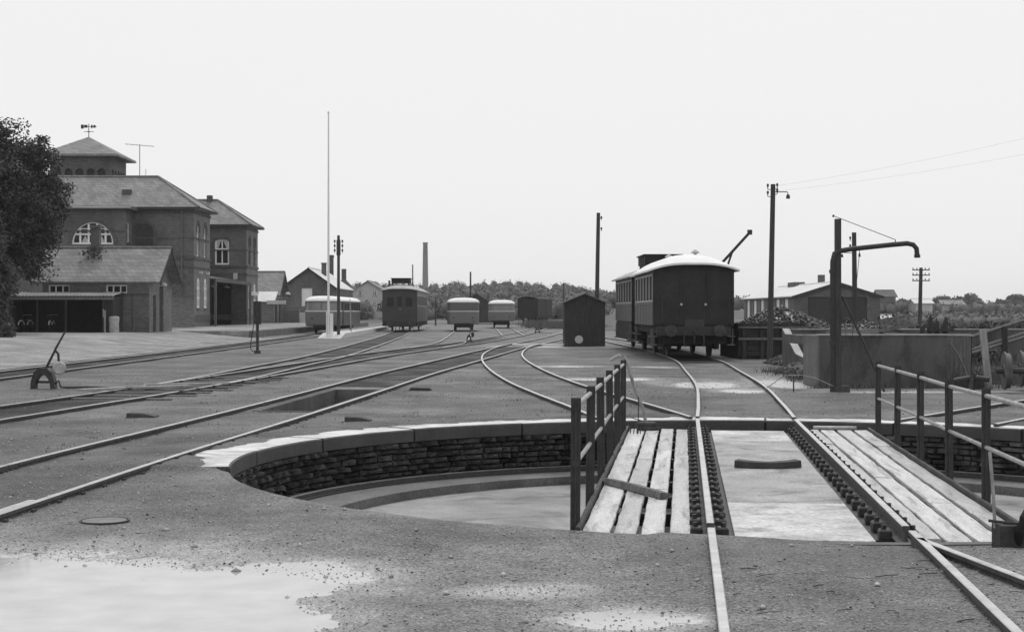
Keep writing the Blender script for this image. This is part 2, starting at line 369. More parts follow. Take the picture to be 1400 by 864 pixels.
# ------------------------------------------------------------------ ground
TC=Vector((2.97,17.9)); TR=6.2; TA=-math.atan(0.1122)      # turntable centre, radius, bridge bearing
COPE0,COPE1=R(8),R(190)                                     # arc on which the coping lies open
PUD=[(-3.25,9.15,1.35,1.75,.05),(-1.6,10.05,.62,.5,.03),(-1.95,8.7,.85,1.05,.045),(-3.4,8.0,1.6,1.3,.05),(.66,8.62,.38,.27,.035),(.1,9.5,.3,.2,.012),
     (1.75,48.6,.8,.6,.04),(2.6,39.2,1.0,.75,.04),(4.6,36.6,.9,1.5,.035),(6.6,37.2,.6,2.2,.045),(5.0,33.5,.5,.7,.03),(4.5,47.6,.7,.5,.035),(8.6,33.0,1.6,.35,.03),(-16.2,60,1.0,1.6,.02),(1.7,76.5,1.6,2.2,.03)]
PITC=[(-4.35,26.5),(-3.42,26.4),(-2.9,33.6),(-3.86,33.75)]
def edge_r(th):                                             # radius of the hole in the ground
    d=(th-(COPE0+COPE1)/2+math.pi)%(2*math.pi)-math.pi
    k=sstep((COPE1-COPE0)/2+0.06,(COPE1-COPE0)/2-0.02,abs(d))
    near=TR-0.02+0.035*noise.noise((math.cos(th)*9,math.sin(th)*9,3.3))
    return near*(1-k)+(TR+0.12)*k
def gz(x,y):
    z=0.018*noise.noise((x*0.35,y*0.35,0))+0.008*noise.noise((x*1.7,y*1.7,5))
    if y<30: z+=0.005*noise.noise((x*7,y*7,9))+0.005*noise.noise((x*15,y*15,4))
    for cx,cy,rx,ry,dp in PUD:
        if abs(x-cx)<rx*1.8 and abs(y-cy)<ry*1.8:
            d=math.hypot((x-cx)/rx,(y-cy)/ry)+0.28*noise.noise((x*2.3,y*2.3 if y<20 else y*.7,cx))+0.10*noise.noise((x*9,y*9,cx))
            z-=dp*(1-sstep(0.45,1.55,d))
    if x<-15.0: z+=0.5*sstep(-15.0,-22.5,x)*sstep(24,70,y)*(1-sstep(170,230,y))
    if x>8.2 and y>38: z+=0.25*sstep(8.2,16,x)*sstep(38,60,y)
    if y>230: z+=3.4*sstep(230,430,y)*(1-sstep(20,120,x))+0.6*sstep(230,430,y)
    r=math.hypot(x-TC.x,y-TC.y)
    if r<9:
        th=math.atan2(y-TC.y,x-TC.x)
        z*=sstep(TR,TR+1.6,r)                                # level round the table
        dirt=noise.noise((x*1.1,y*1.1,2))+0.5*noise.noise((x*4,y*4,1))
        d=(th-(COPE0+COPE1)/2+math.pi)%(2*math.pi)-math.pi
        dirt+=1.5*sstep(.20,-.02,COPE1-(th%(2*math.pi)))
        if abs(d)<(COPE1-COPE0)/2+.01: z+=-0.03*(1-sstep(TR+0.35,TR+0.75,r+0.22*dirt))+0.045*sstep(TR+.3,TR+.62,r+.42*dirt)*(1-sstep(TR+.8,TR+2,r))
        elif r<TR+0.5: z-=0.045*max(0,math.cos(th-R(-85)))*sstep(-1,1,math.cos(8*(th+R(87))) if abs(th+R(87))<.35 else 0)
    return z
def wetness(x,y):
    w=0.0
    for cx,cy,rx,ry,dp in PUD:
        if abs(x-cx)<rx*2.6 and abs(y-cy)<ry*2.6:
            d=math.hypot((x-cx)/rx,(y-cy)/ry)+0.35*noise.noise((x*1.6,y*1.6,cx)); w=max(w,1-sstep(0.85,1.9,d))
    return w
def pool(x,y):
    w=0.0
    for i,(cx,cy,rx,ry,dp) in enumerate(PUD):
        if abs(x-cx)<rx*2.2 and abs(y-cy)<ry*2.2:
            k=1.0 if i<5 else (.42 if i==5 else .85); d=math.hypot((x-cx)/rx,(y-cy)/ry)+0.25*noise.noise((x*1.9,y*1.9 if y<20 else y*.6,cx)); w=max(w,k*(1-sstep(0.55,1.45,d)))
    return w
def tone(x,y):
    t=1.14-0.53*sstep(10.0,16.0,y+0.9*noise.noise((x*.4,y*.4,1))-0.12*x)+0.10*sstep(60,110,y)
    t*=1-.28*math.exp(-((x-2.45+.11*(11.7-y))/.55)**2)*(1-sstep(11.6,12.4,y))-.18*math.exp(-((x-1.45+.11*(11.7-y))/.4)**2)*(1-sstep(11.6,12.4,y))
    return t*(1+0.26*noise.noise((x*.28,y*.12,11))+.26*noise.noise((x*.8,y*.5,3))+.22*noise.noise(((x-.06*y)*1.5,y*.09,8)))*(1+.25*wetness(x,y))  # last factor paints the sky sheen of wet ground into the colour
def make_ground():
    pts=[];seen=set()
    def grid(x0,x1,y0,y1,s,ex=None):
        nx=int((x1-x0)/s);ny=int((y1-y0)/s)
        for i in range(nx+1):
            for j in range(ny+1):
                x=x0+i*s+random.uniform(-.3,.3)*s*(0<i<nx);y=y0+j*s+random.uniform(-.3,.3)*s*(0<j<ny)
                if ex and any(a<x<b and c<y<d for a,b,c,d in ex): continue
                pts.append((x,y))
    b1=(-5.2,6.4,6.8,13.2);b2=(-8,8.5,6,26);b3=(-24,15,4,62);b4=(-60,60,-15,190)
    b0=(-4.4,1.6,7.9,11.4)
    grid(*b0,.042); grid(*b1,0.075,[b0])
    b5=(-.5,9.5,31.5,50.5)
    grid(*b2,0.2,[b1]); grid(*b5,.2); grid(*b3,0.42,[b1,b2,b5]); grid(*b4,1.8,[b3]); grid(-900,900,-300,1500,36,[b4])
    th0=[2*math.pi*k/360 for k in range(360)]
    loop=[(TC.x+math.cos(t)*edge_r(t),TC.y+math.sin(t)*edge_r(t)) for t in th0]
    def infree(p):
        r=math.hypot(p[0]-TC.x,p[1]-TC.y)
        return r>TR+0.2 and not(26.2<p[1]<34 and -4.6<p[0]<-2.6 and inpit(p,0.1))
    def inpit(p,m=0.0):
        y=p[1]; t=(y-26.45)/(33.7-26.45)
        return -m/4<t<1+m/4 and (-4.35+t*.49-m)<p[0]<(-3.42+t*.52+m)
    P=[p for p in pts if infree(p)]
    for rr in (0.28,0.4,0.55,0.75):                          # finer rings round the table edge
        P+=[(TC.x+math.cos(t)*(TR+rr),TC.y+math.sin(t)*(TR+rr)) for t in th0[::1]]
    n=len(P); P+=loop; E=[(n+k,n+(k+1)%360) for k in range(360)]
    n=len(P); P+=PITC; E+=[(n+k,n+(k+1)%4) for k in range(4)]
    r=delaunay_2d_cdt([Vector(p) for p in P],E,[],0,1e-5)
    V=[(p.x,p.y,gz(p.x,p.y)) for p in r[0]]; F=[]
    for f in r[2]:
        cx=sum(V[i][0] for i in f)/3; cy=sum(V[i][1] for i in f)/3
        rad=math.hypot(cx-TC.x,cy-TC.y)
        if rad<TR+0.14 and rad<edge_r(math.atan2(cy-TC.y,cx-TC.x))-0.003: continue
        if inpit((cx,cy)): continue
        F.append(f)
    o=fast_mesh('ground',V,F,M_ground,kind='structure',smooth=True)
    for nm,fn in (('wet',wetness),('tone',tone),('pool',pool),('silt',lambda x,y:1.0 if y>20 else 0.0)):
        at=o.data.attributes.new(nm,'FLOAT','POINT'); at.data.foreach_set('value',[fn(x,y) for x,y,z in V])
    return o
make_ground()
# standing water in the hollows
for i,(cx,cy,rx,ry,dp) in enumerate(PUD):
    if i!=0: continue
    mb=MB(); k=1.35; lv=-0.014 if i==0 else (-0.012 if i<6 else -0.016)
    zb=gz(cx,cy)+dp+lv+ (0 if i!=0 else 0.0)
    if i==0: x0,x1,y0,y1=-5.2,-.6,6.4,10.9; lv=-.026
    else: x0,x1,y0,y1=cx-rx*k,cx+rx*k,cy-ry*k,cy+ry*k
    n=14
    if i==0: mb.add([(x0,y0,lv),(x1,y0,lv),(x1,y1,lv),(x0,y1,lv)],[(0,1,2,3)])
    else: mb.add([(cx+rx*k*math.cos(6.2832*j/n),cy+ry*k*math.sin(6.2832*j/n),gz(cx,cy)+dp*0.30) for j in range(n)],[tuple(range(n))])
    o=mb.build('puddle_water',M_water); o['kind']='structure'
# pale yard surface by the station, beyond the platform track (laid just over the ground sheet)
mb=MB(); n1,n2=30,60; idx={}
for i in range(n1+1):
    for j in range(n2+1):
        x=-14.95-0.12*noise.noise((0,j*.9,0))*(i==0)-i*0.85; y=36+j*1.05
        if j==0: y+= 4*noise.noise((i*.3,0,7))
        idx[i,j]=len(mb.v); mb.v.append((x,y,gz(x,y)+0.02))
for i in range(n1):
    for j in range(n2): mb.f.append((idx[i,j],idx[i,j+1],idx[i+1,j+1],idx[i+1,j])); mb.mi.append(0)
o=mb.build('station_yard',M_yard,smooth=True,kind='structure')
# far field
mb=MB()
for (x0,x1,y0,y1) in ((6.5,160,95,330),(-200,6.5,205,330)):
    nx,ny=24,14; b=len(mb.v)
    for i in range(nx+1):
        for j in range(ny+1):
            x=x0+(x1-x0)*i/nx; y=y0+(y1-y0)*j/ny
            if i==0 and x0>0: x+=1.5*noise.noise((j*.5,0,1))+max(0,(150-y))*0.09
            mb.v.append((x,y,gz(x,y)+0.06+0.25*noise.noise((x*.05,y*.05,0))))
    for i in range(nx):
        for j in range(ny): a=b+i*(ny+1)+j; mb.f.append((a,a+ny+1,a+ny+2,a+1)); mb.mi.append(0)
mb.build('rough_field',M_field,smooth=True,kind='structure')

# ------------------------------------------------------------------ tracks
RH=0.072
RP=[(-.025,RH),(.025,RH),(.030,RH-.006),(.030,RH-.035),(.012,RH-.048),(.012,-.05),(.06,-.065),(.06,-.08),(-.06,-.08),(-.06,-.065),(-.012,-.05),(-.012,RH-.048),(-.030,RH-.035),(-.030,RH-.006)]
def rail_obj(parent,P,dz=0.0):
    mb=MB(); n=len(RP); vs=[];fs=[]
    sweep(mb,P,[(d,z+dz) for d,z in RP])
    N=len(P); mb.mi=[]
    for i in range(N-1):
        for k in range(n): mb.mi.append(0 if k in(0,1,len(RP)-1) else 1)
    mb.mi+=[1,1]
    return mb.build('rail',[M_rail,M_railside],parent)
def track(label,pts,step=1.0,bed=None,a=0,b=None,rails=(1,-1)):
    P=catmull(pts,step); P=P[a:b]
    t=thing('railway_track',label,'track',(0,0,0))
    for s in rails: rail_obj(t,offs(P,s*0.7525))
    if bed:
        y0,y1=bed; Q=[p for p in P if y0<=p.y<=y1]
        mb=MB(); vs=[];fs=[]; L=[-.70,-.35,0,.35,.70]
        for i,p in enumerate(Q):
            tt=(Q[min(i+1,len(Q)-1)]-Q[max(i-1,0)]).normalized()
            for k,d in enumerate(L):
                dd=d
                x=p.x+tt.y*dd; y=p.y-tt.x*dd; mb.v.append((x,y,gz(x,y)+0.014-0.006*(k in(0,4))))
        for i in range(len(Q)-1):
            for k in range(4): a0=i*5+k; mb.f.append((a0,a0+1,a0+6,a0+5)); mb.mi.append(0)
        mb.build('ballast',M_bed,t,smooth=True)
    return t,P
tB,PB=track('long double rail track over the open inspection pit, curving to the wooden hut',[(-5.3,7),(-4.95,12.6),(-4.6,18),(-4.07,24.3),(-3.5,32),(-2.83,41.4),(-1.9,51.6),(-.35,69),(.85,80),(2.0,90),(3.4,105),(4.6,122),(6,150)],bed=(34.2,75))
tC,PC=track('track with dark oily ballast passing the white-weighted point lever',[(-10.3,10),(-9.3,17),(-8.6,23.5),(-8.2,27.3),(-7.67,32),(-6.6,44),(-5.45,57.5),(-4.0,70),(-1.9,86),(.35,112),(2.4,145),(5,210)],bed=(12,100))
tR,PR=track('branch track leading to the old railcar with radiators on its roof',[(-7.67,32),(-7.26,38),(-7.1,47),(-6.95,58),(-7.35,78),(-8.15,105),(-9.15,128),(-9.5,150),(-9.6,165)],bed=(58,140))
tD,PD=track('straight platform track beside the pale station yard, under the railbus',[(-13.5,15),(-13.45,40),(-13.4,66),(-13.65,90),(-14.1,116),(-14.2,140),(-14.4,170)],bed=(17,110))
tA,PA=track('short curved track from turntable rim bending past the hut',[(2.07,24.12),(1.75,27),(1.2,31.5),(.66,36.6),(.12,44),(-.28,53),(-.34,61.5),(.05,71.8),(.85,80)])
tM,PM=track('track from the far end of turntable to the dark wooden coach',[(3.67,24.12),(4.13,27.8),(4.95,35),(5.7,44),(6.25,51),(6.5,58),(6.55,66),(6.3,75),(5.9,88),(5.3,98),(4.6,112),(4.5,122)],bed=(51,80))  # dark bed here paints the coach's shade into the ballast colour
track('track running out of turntable to the loose wheelsets',[(6.5,23.05),(7.85,25.0),(9.3,27.1),(14,33.5)])
track('short track crossing gravel at the puddle end of the turntable bridge',[(2.27,11.66),(1.84,7.8),(1.4,4)])
track('track splitting off beside the turntable end box',[(3.72,11.3),(3.93,9.57),(4.4,6)])
track('branch track under the plain-backed trailer',[(-4.0,70),(-3.3,81),(-3.4,95),(-3.85,119),(-4.2,132),(-4.7,155)])
track('branch track under the trailer with two end windows',[(.1,106),(-.1,115),(-.65,143),(-1.0,157),(-1.5,180)])
# yard edge kerb along the platform track
# switch timbers and slide chairs on the point by the lever
slm=MB().bev(-1.25,1.25,-.11,.11,-.1,.035,.01); sl0=None
def on_path(P,y):
    for i in range(len(P)-1):
        if P[i].y<=y<=P[i+1].y:
            q=(y-P[i].y)/(P[i+1].y-P[i].y); p=P[i].lerp(P[i+1],q); t=(P[i+1]-P[i]).normalized(); return p,t
    return P[0],(P[1]-P[0]).normalized()
tmp=slm.build('sleeper',M_timber,tC); tmp.location=(*on_path(PC,30)[0],0); tmp.rotation_euler=(0,0,math.atan2(on_path(PC,30)[1].y,on_path(PC,30)[1].x)-math.pi/2)
for y in (31.2,32.4,33.5,34.7,35.9,37.1,38.4,39.7):
    p,t=on_path(PC,y); inst('sleeper',tmp.data,tC,(p.x+random.uniform(-.05,.2),p.y,random.uniform(-.012,.004)),(0,0,math.atan2(t.y,t.x)-math.pi/2+random.uniform(-.03,.03)))
chm=MB().bev(-.2,.2,-.08,.08,-.02,.05,.015).bx(-.14,-.06,-.05,.05,.05,.085).build('slide_chair',M_castiron,tC); p,t=on_path(PC,31.8); chm.location=(p.x+.95,p.y,0)
for y in (32.9,34.1,35.3,36.5,37.8,39.1): p,t=on_path(PC,y); inst('slide_chair',chm.data,tC,(p.x+.97,p.y,0),(0,0,.1)); inst('slide_chair',chm.data,tC,(p.x-.5,p.y,0),(0,0,.1))
# spikes and fishplates on the near rail of the pit track, and a short check rail
sp=MB().bev(-.09,.09,-.1,.1,-.02,.02,.008).bx(.045,.075,-.03,.03,.02,.055).bx(-.075,-.045,-.03,.03,.02,.055)
p,t=on_path(PB,13.2); spo=sp.build('tie_plate',M_castiron,tB)
first=True
for k in range(34):
    y=12.6+k*.62; p,t=on_path(PB,y); q=p+Vector((t.y,-t.x))*0.7525
    loc=(q.x,q.y,gz(q.x,q.y)-.034); rz=math.atan2(t.y,t.x)-math.pi/2
    if first: spo.location=loc; spo.rotation_euler=(0,0,rz); first=False
    else: inst('tie_plate',spo.data,tB,loc,(0,0,rz))
for y in (18.6,30.5): 
    p,t=on_path(PB,y); q=p+Vector((t.y,-t.x))*0.7525; m=Matrix.Translation((q.x,q.y,0))@Matrix.Rotation(math.atan2(t.y,t.x)-math.pi/2,4,'Z')
    mb=MB(m).bx(.013,.035,-.3,.3,-.03,.03)
    for yy in (-.22,-.08,.08,.22): mb.bx(.035,.055,yy-.02,yy+.02,-.015,.02)
    mb.build('fishplate',M_castiron,tB)
fm=MB().bx(.013,.034,-.28,.28,-.02,.034).bx(-.034,-.013,-.28,.28,-.02,.034)
for yy in (-.2,-.07,.07,.2): fm.bx(.034,.052,yy-.018,yy+.018,-.008,.02)
fm.bx(-.0312,.0312,-.005,.005,.04,RH+.0015)
fj=None
for tt_,PP,sd,ysx in ((tB,PB,.7525,(22.4,34,46,58)),(tB,PB,-.7525,(16.5,28,40,52,64)),(tA,PA,.7525,(31,43,55)),(tA,PA,-.7525,(33.5,45.5)),(tM,PM,.7525,(30,42)),(tM,PM,-.7525,(33,45)),(tC,PC,.7525,(20,42,55)),(tC,PC,-.7525,(24.5,47)),(tD,PD,.7525,(30,42,54)),(tR,PR,.7525,(62,75))):
    for y in ysx:
        p,t=on_path(PP,y); n_=Vector((t.y,-t.x))*sd; rz=math.atan2(t.y,t.x)-math.pi/2
        if fj is None: fj=fm.build('rail_joint',M_castiron,tt_); fj.location=(p.x+n_.x,p.y+n_.y,0); fj.rotation_euler=(0,0,rz)
        else: inst('rail_joint',fj.data,tt_,(p.x+n_.x,p.y+n_.y,0),(0,0,rz))
Q=[p for p in offs(PB,.62) if 6<p.y<14.5]; rail_obj(tB,Q,-.02)
# timber decking boards by the point of the lever
for (cx,cy,w,l,a,i) in ((-8.55,32.9,.28,1.7,-.62,0),(-7.75,33.6,.24,1.5,-.9,1),(-7.4,34.9,.22,1.9,-1.2,2)):
    o=MB().bev(-w/2,w/2,-l/2,l/2,0,.05,.008).build('loose_board',M_timberlt); o.location=(cx,cy,.05); o.rotation_euler=(0,0,a)
    tag(o,['pale board beside the rod of the white-weighted point lever','pale board lying over the blades of the point','long pale board between the point rails'][i],'board')
# cross planks near where the curve joins the pit track
o=MB().bev(-1.5,1.5,-.5,.5,0,.05,.01).build('crossing_plank',M_concrete); o.location=(1.5,77.5,.05); tag(o,'pale crossing slab between the rails where two tracks meet by the hut','slab')

# ------------------------------------------------------------------ turntable pit
pit=thing('turntable_pit','round stone-lined turntable pit with pale concrete coping','turntable pit',(TC.x,TC.y,0))
def ring(mb,r0,r1,z0,z1,t0,t1,n):
    vs=[];fs=[]
    for k in range(n+1):
        t=t0+(t1-t0)*k/n; c,s=math.cos(t),math.sin(t); vs+=[(r0*c,r0*s,z0),(r1*c,r1*s,z0),(r1*c,r1*s,z1),(r0*c,r0*s,z1)]
    for k in range(n):
        a=k*4; b=a+4; fs+=[(a+j,a+(j+1)%4,b+(j+1)%4,b+j) for j in range(4)]
    fs+=[(3,2,1,0),(n*4,n*4+1,n*4+2,n*4+3)]
    mb.add(vs,fs)
mb=MB(); ring(mb,TR+.05,TR+.5,-.9,-.16,0,2*math.pi,120); mb.build('wall_backing',M_mortar,pit,smooth=True)
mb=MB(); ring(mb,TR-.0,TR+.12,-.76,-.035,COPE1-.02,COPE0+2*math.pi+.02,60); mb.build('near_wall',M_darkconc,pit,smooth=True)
mb=MB(); ring(mb,5.3,TR+.06,-.98,-.72,0,2*math.pi,120); mb.build('ledge',M_ledge,pit,smooth=True)
mb=MB(); N=72; mb.add([(0,0,-.83)]+[(5.35*math.cos(2*math.pi*k/N),5.35*math.sin(2*math.pi*k/N),-.84) for k in range(N)],[(0,1+k,1+(k+1)%N) for k in range(N)]); mb.build('floor',M_pitfloor,pit)
mb=MB(); ring(mb,6.0,6.055,-.72,-.65,0,2*math.pi,160); mb.build('ring_rail',M_railside,pit,smooth=True)
mb=MB(); ring(mb,5.998,6.057,-.65,-.64,0,2*math.pi,160); mb.build('ring_rail_head',M_rail,pit,smooth=True)
mb=MB(); ring(mb,TR+.0,TR+.5,-.158,-.004,COPE0-.01,COPE1+.01,90); mb.build('coping_bed',M_mortar,pit,smooth=True)
mb=MB(); ring(mb,5.95,6.1,-.725,-.70,0,2*math.pi,160); mb.build('ring_rail_foot',M_castiron,pit,smooth=True)
seg=R(18); nseg=int(round((COPE1-COPE0)/seg)); seg=(COPE1-COPE0)/nseg
for k in range(nseg):
    t0=COPE0+k*seg+.003; t1=COPE0+(k+1)*seg-.003; mb=MB()
    dr=random.uniform(-.012,.012); dz=random.uniform(-.006,.006)
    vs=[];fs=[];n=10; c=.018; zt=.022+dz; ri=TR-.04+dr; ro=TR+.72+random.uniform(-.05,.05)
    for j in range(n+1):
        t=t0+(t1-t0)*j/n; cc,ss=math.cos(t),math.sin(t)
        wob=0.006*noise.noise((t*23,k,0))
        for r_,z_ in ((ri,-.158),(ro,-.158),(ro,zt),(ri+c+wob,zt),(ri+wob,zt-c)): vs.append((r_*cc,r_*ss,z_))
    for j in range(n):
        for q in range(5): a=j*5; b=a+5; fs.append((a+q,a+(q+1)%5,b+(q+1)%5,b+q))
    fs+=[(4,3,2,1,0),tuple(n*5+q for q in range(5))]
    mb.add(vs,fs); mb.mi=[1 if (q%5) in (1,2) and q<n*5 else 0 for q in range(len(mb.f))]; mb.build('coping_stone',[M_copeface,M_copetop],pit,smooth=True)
variants=[]
for k in range(10):
    mb=MB(); j=lambda a:random.uniform(-a,a)
    vs=[(-.5,-.5,-.5),(.5,-.5,-.5),(.5,.5,-.5),(-.5,.5,-.5),(-.5,-.5,.5),(.5,-.5,.5),(.5,.5,.5),(-.5,.5,.5)]
    vs=[(x+j(.06),y,z+j(.10)) for x,y,z in vs]
    fr=[(x*.72+j(.08),-.5-.35-random.uniform(0,.35),z*.66+j(.06)) for x,y,z in (vs[0],vs[1],vs[5],vs[4])]
    V=vs+fr
    mb.add(V,[(0,3,2,1),(4,5,6,7),(1,2,6,5),(2,3,7,6),(3,0,4,7),(8,9,10,11),(0,1,9,8),(1,5,10,9),(5,4,11,10),(4,0,8,11)])
    me=bpy.data.meshes.new('stone'); me.from_pydata(mb.v,[],mb.f); me.materials.append(M_stone); variants.append(me)
zc=-.162; todo=[]
for h in (.085,.07,.09,.075,.08,.065,.085):
    t=COPE0-.02+random.uniform(0,.04)
    while t<COPE1+R(14):
        wd=random.choice((random.uniform(.22,.46),random.uniform(.11,.24))); dt=wd/TR; tm=t+dt/2
        todo.append((tm,zc-h/2,wd*.95,.10+random.uniform(-.02,.03),h*.92,random.uniform(-.04,.04),random.randrange(10))); t+=dt
    zc-=h+.003
todo.sort(key=lambda q:abs(q[0]-R(142)))                    # the stretch of wall that shows largest comes first
rest=MB()
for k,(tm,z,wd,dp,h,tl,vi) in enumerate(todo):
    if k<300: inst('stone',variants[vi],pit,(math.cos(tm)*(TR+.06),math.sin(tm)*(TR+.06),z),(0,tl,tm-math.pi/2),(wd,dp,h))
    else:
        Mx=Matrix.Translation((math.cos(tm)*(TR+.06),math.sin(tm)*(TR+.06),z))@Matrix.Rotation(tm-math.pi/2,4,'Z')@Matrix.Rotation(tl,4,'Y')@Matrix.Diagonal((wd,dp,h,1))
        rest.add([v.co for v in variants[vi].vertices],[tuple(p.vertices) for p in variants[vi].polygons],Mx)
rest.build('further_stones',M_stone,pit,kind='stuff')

# ------------------------------------------------------------------ turntable bridge
br=thing('turntable_bridge','turntable bridge with plank walkways, rails and two pipe railings','turntable',(TC.x,TC.y,0),TA)
ZD=-.08; HL=5.85
for s in (-1,1):
    MB().bx(s*.72-.2,s*.72+.2,-5.5,5.5,-.62,ZD-.04).build('girder',M_iron,br)
    MB().bx(s*1.83-.03,s*1.83+.03,-5.55,5.6,-.27,ZD-.005).build('side_beam',M_iron,br)
mb=MB()
for k in range(9): mb.bx(-1.8,1.8,-5.2+k*1.3-.06,-5.2+k*1.3+.06,-.25,ZD-.055)
mb.build('cross_beam',M_iron,br)
MB().lathe([(.5,-.83),(.5,-.62),(.3,-.55),(.3,-.4)],20).build('pivot',M_castiron,br)
def plank(x0,x1,y0,y1,i):
    mb=MB(); n=16; w=random.uniform
    a=w(-.006,.006); vs=[];fs=[]; c=.008; z1=ZD+w(-.006,.008); tl=w(-.004,.004)
    for k in range(n+1):
        y=y0+(y1-y0)*k/n; e=.012*noise.noise((x0*7,y*2.3,i)); e2=.012*noise.noise((x1*7,y*2.3,i+9)); sg=.004*noise.noise((x0,y,i))
        for x,z in ((x0+e,-.045),(x1+e2,-.045),(x1+e2,-c),(x1+e2-c,0),(x0+e+c,0),(x0+e,-c)): vs.append((x,y,z1+z+sg+tl*(x-x0)/.2))
    for k in range(n):
        for q in range(6): A=k*6;B=A+6; fs.append((A+q,A+(q+1)%6,B+(q+1)%6,B+q))
    fs+=[tuple(range(5,-1,-1)),tuple(n*6+q for q in range(6))]
    mb.add(vs,fs); mb.cur=1; xm=(x0+x1)/2
    yn=y0+.05
    while yn<y1:
        for q in (-.3,.3):
            xx=xm+q*(x1-x0)+w(-.012,.012); yy=yn+w(-.02,.02); zz=z1+.0055+tl*.5; r_=.008
            mb.add([(xx+r_*math.cos(1.0472*j),yy+r_*math.sin(1.0472*j),zz) for j in range(6)],[tuple(range(6))])
        yn+=1.28
    return mb.build('plank',[M_plank,M_iron],br)
colsL=[(-1.79,-1.56),(-1.53,-1.345),(-1.305,-1.12),(-1.075,-.90)]
colsR=[(.90,1.065),(1.10,1.30),(1.345,1.555),(1.60,1.79)]
joints=[[-1.2,2.3,4.6],[0.6,3.2],[-2.5,1.9,4.1],[1.2],[-3.0,.4,3.1],[-1.1,2.2,4.4],[-3.3,1.5],[-4.0,2.8]]
for i,(x0,x1) in enumerate(colsL+colsR):
    ys=[-HL+.12+random.uniform(-.06,.04)]+joints[i]+[HL-.25+random.uniform(-.03,.03)]
    for k in range(len(ys)-1): plank(x0,x1,ys[k]+.004,ys[k+1]-.004,i*5+k)
for k,(y0,y1) in enumerate(((-5.74,-3.35),(-3.335,-1.0),(-.985,1.9),(1.915,3.7),(3.715,5.6))):
    MB().bev(-.55,.55,y0,y1,ZD-.07,ZD-.012+random.uniform(-.004,.004),.004).build('deck_plate',M_deck if k in(0,4) else M_deckdirty,br)
for s in (-1,1):
    rail_obj(br,[Vector((s*.7525,y)) for y in np.linspace(-5.95,5.95,13)],-.01)
    MB().bx(s*.7525-.165,s*.7525+.165,-5.7,5.6,ZD-.09,ZD-.055).build('bed_plate',M_iron,br)
cb=MB().bev(-.15,.15,-.07,.07,ZD-.055,ZD-.02,.006)
for s in (-1,1):
    cb.bev(s*.105-.05,s*.105+.05,-.075,.075,ZD-.02,ZD+.05,.012); cb.lathe([(.022,ZD+.05),(.022,ZD+.085)],6,Matrix.Translation((s*.115,0,0))); cb.bx(s*.13-.015,s*.13+.015,-.025,.025,ZD-.02,ZD+.03)
ch0=cb.build('rail_chair',M_iron,br); ch0.location=(-.7525,-5.5,0)
for s in (-1,1):
    for k in range(23):
        if s==-1 and k==0: continue
        inst('rail_chair',ch0.data,br,(s*.7525+random.uniform(-.004,.004),-5.5+k*.49+random.uniform(-.02,.02),0),(0,0,random.uniform(-.05,.05)))
for s,nm in ((-1,'a'),(1,'b')):
    top=.93; y0=-5.3; ys=[y0+2.02*k for k in range(6)]
    rl=MB().tube([(s*1.86,ys[0]-.0,top),(s*1.86,ys[1],top),(s*1.865,ys[2],top-.01),(s*1.86,ys[3],top),(s*1.86,ys[4],top),(s*1.86,ys[5]+.05,top)],.022,10)
    rl.tube([(s*1.86,ys[0],.45),(s*1.86,ys[2],.445),(s*1.86,ys[3],.455),(s*1.86,ys[5]+.05,.45)],.020,10)
    ro=rl.build('railing',M_pipe,br,smooth=True)
    for k,y in enumerate(ys):
        ln=random.uniform(-.012,.012)
        mb=MB().bx(-.042,.042,-.006,.006,-.32,1.0).bx(-.006,.006,-.036,-.006,-.32,.99)
        mb.tube([(0,-.03,.93),(0,-.012,.93)],.034,10).tube([(0,-.03,.45),(0,-.012,.45)],.032,10)
        o=mb.build('post',M_post,ro); o.location=(s*1.862+(.0),y,0); o.rotation_euler=(0,ln,random.uniform(-.1,.1))
MB().bev(-1.84,-1.80,-5.6,5.6,ZD-.06,ZD+.045,.006).build('edge_strip',M_post,br)
MB().bev(1.80,1.84,-5.6,5.6,ZD-.06,ZD+.045,.006).build('edge_strip',M_post,br)
MB().tube([(1.0,5.72,ZD+.02),(1.65,5.74,ZD+.02)],.035,8).build('end_bar',M_pipe,br,smooth=True)
MB().bev(-1.75,-.6,-5.93,-5.79,ZD-.1,ZD+.012,.01).build('end_board',M_plank,br)
MB().bev(-.5,.6,-5.95,-5.8,ZD-.1,ZD-.02,.01).build('end_board',M_deck,br)
# locking lever at the far end of the bridge
lv=thing('locking_lever','bent pipe locking lever at the far end of the turntable walkway','lever',(0,0,0))
B=Matrix.Translation((TC.x,TC.y,0))@Matrix.Rotation(TA,4,'Z')
b0=B@Vector((-1.32,5.45,ZD))
pp=[GP(884,585,-.05),WP(880,560,23.4),WP(869,535,23.35),WP(862,512,23.3),WP(858,495,23.3),WP(853,488,23.3),WP(847,486,23.3),WP(840,489,23.3),WP(834,493,23.3)]
MB().tube(pp,.026,8).build('handle',M_pipe,lv,smooth=True)
q=pp[0]; MB().bev(q.x-.15,q.x+.15,q.y-.1,q.y+.1,ZD+.008,ZD+.12,.02).bx(q.x-.1,q.x+.2,q.y-.16,q.y-.1,ZD+.008,ZD+.05).build('bracket',M_castiron,lv)
q=GP(868,594,ZD)
tl=thing('iron_hooks','bunch of thin iron rods standing by the bent pipe lever','rods',q)
for k in range(5): MB().tube([(-.12+.05*k,0,.012),(-.08+.04*k,.03,.12+.05*(k%2))],.008,5).build('rod',M_iron,tl)
MB().tube([(.05,.05,.01),(.06,.06,.55)],.008,5).build('long_rod',M_iron,tl)
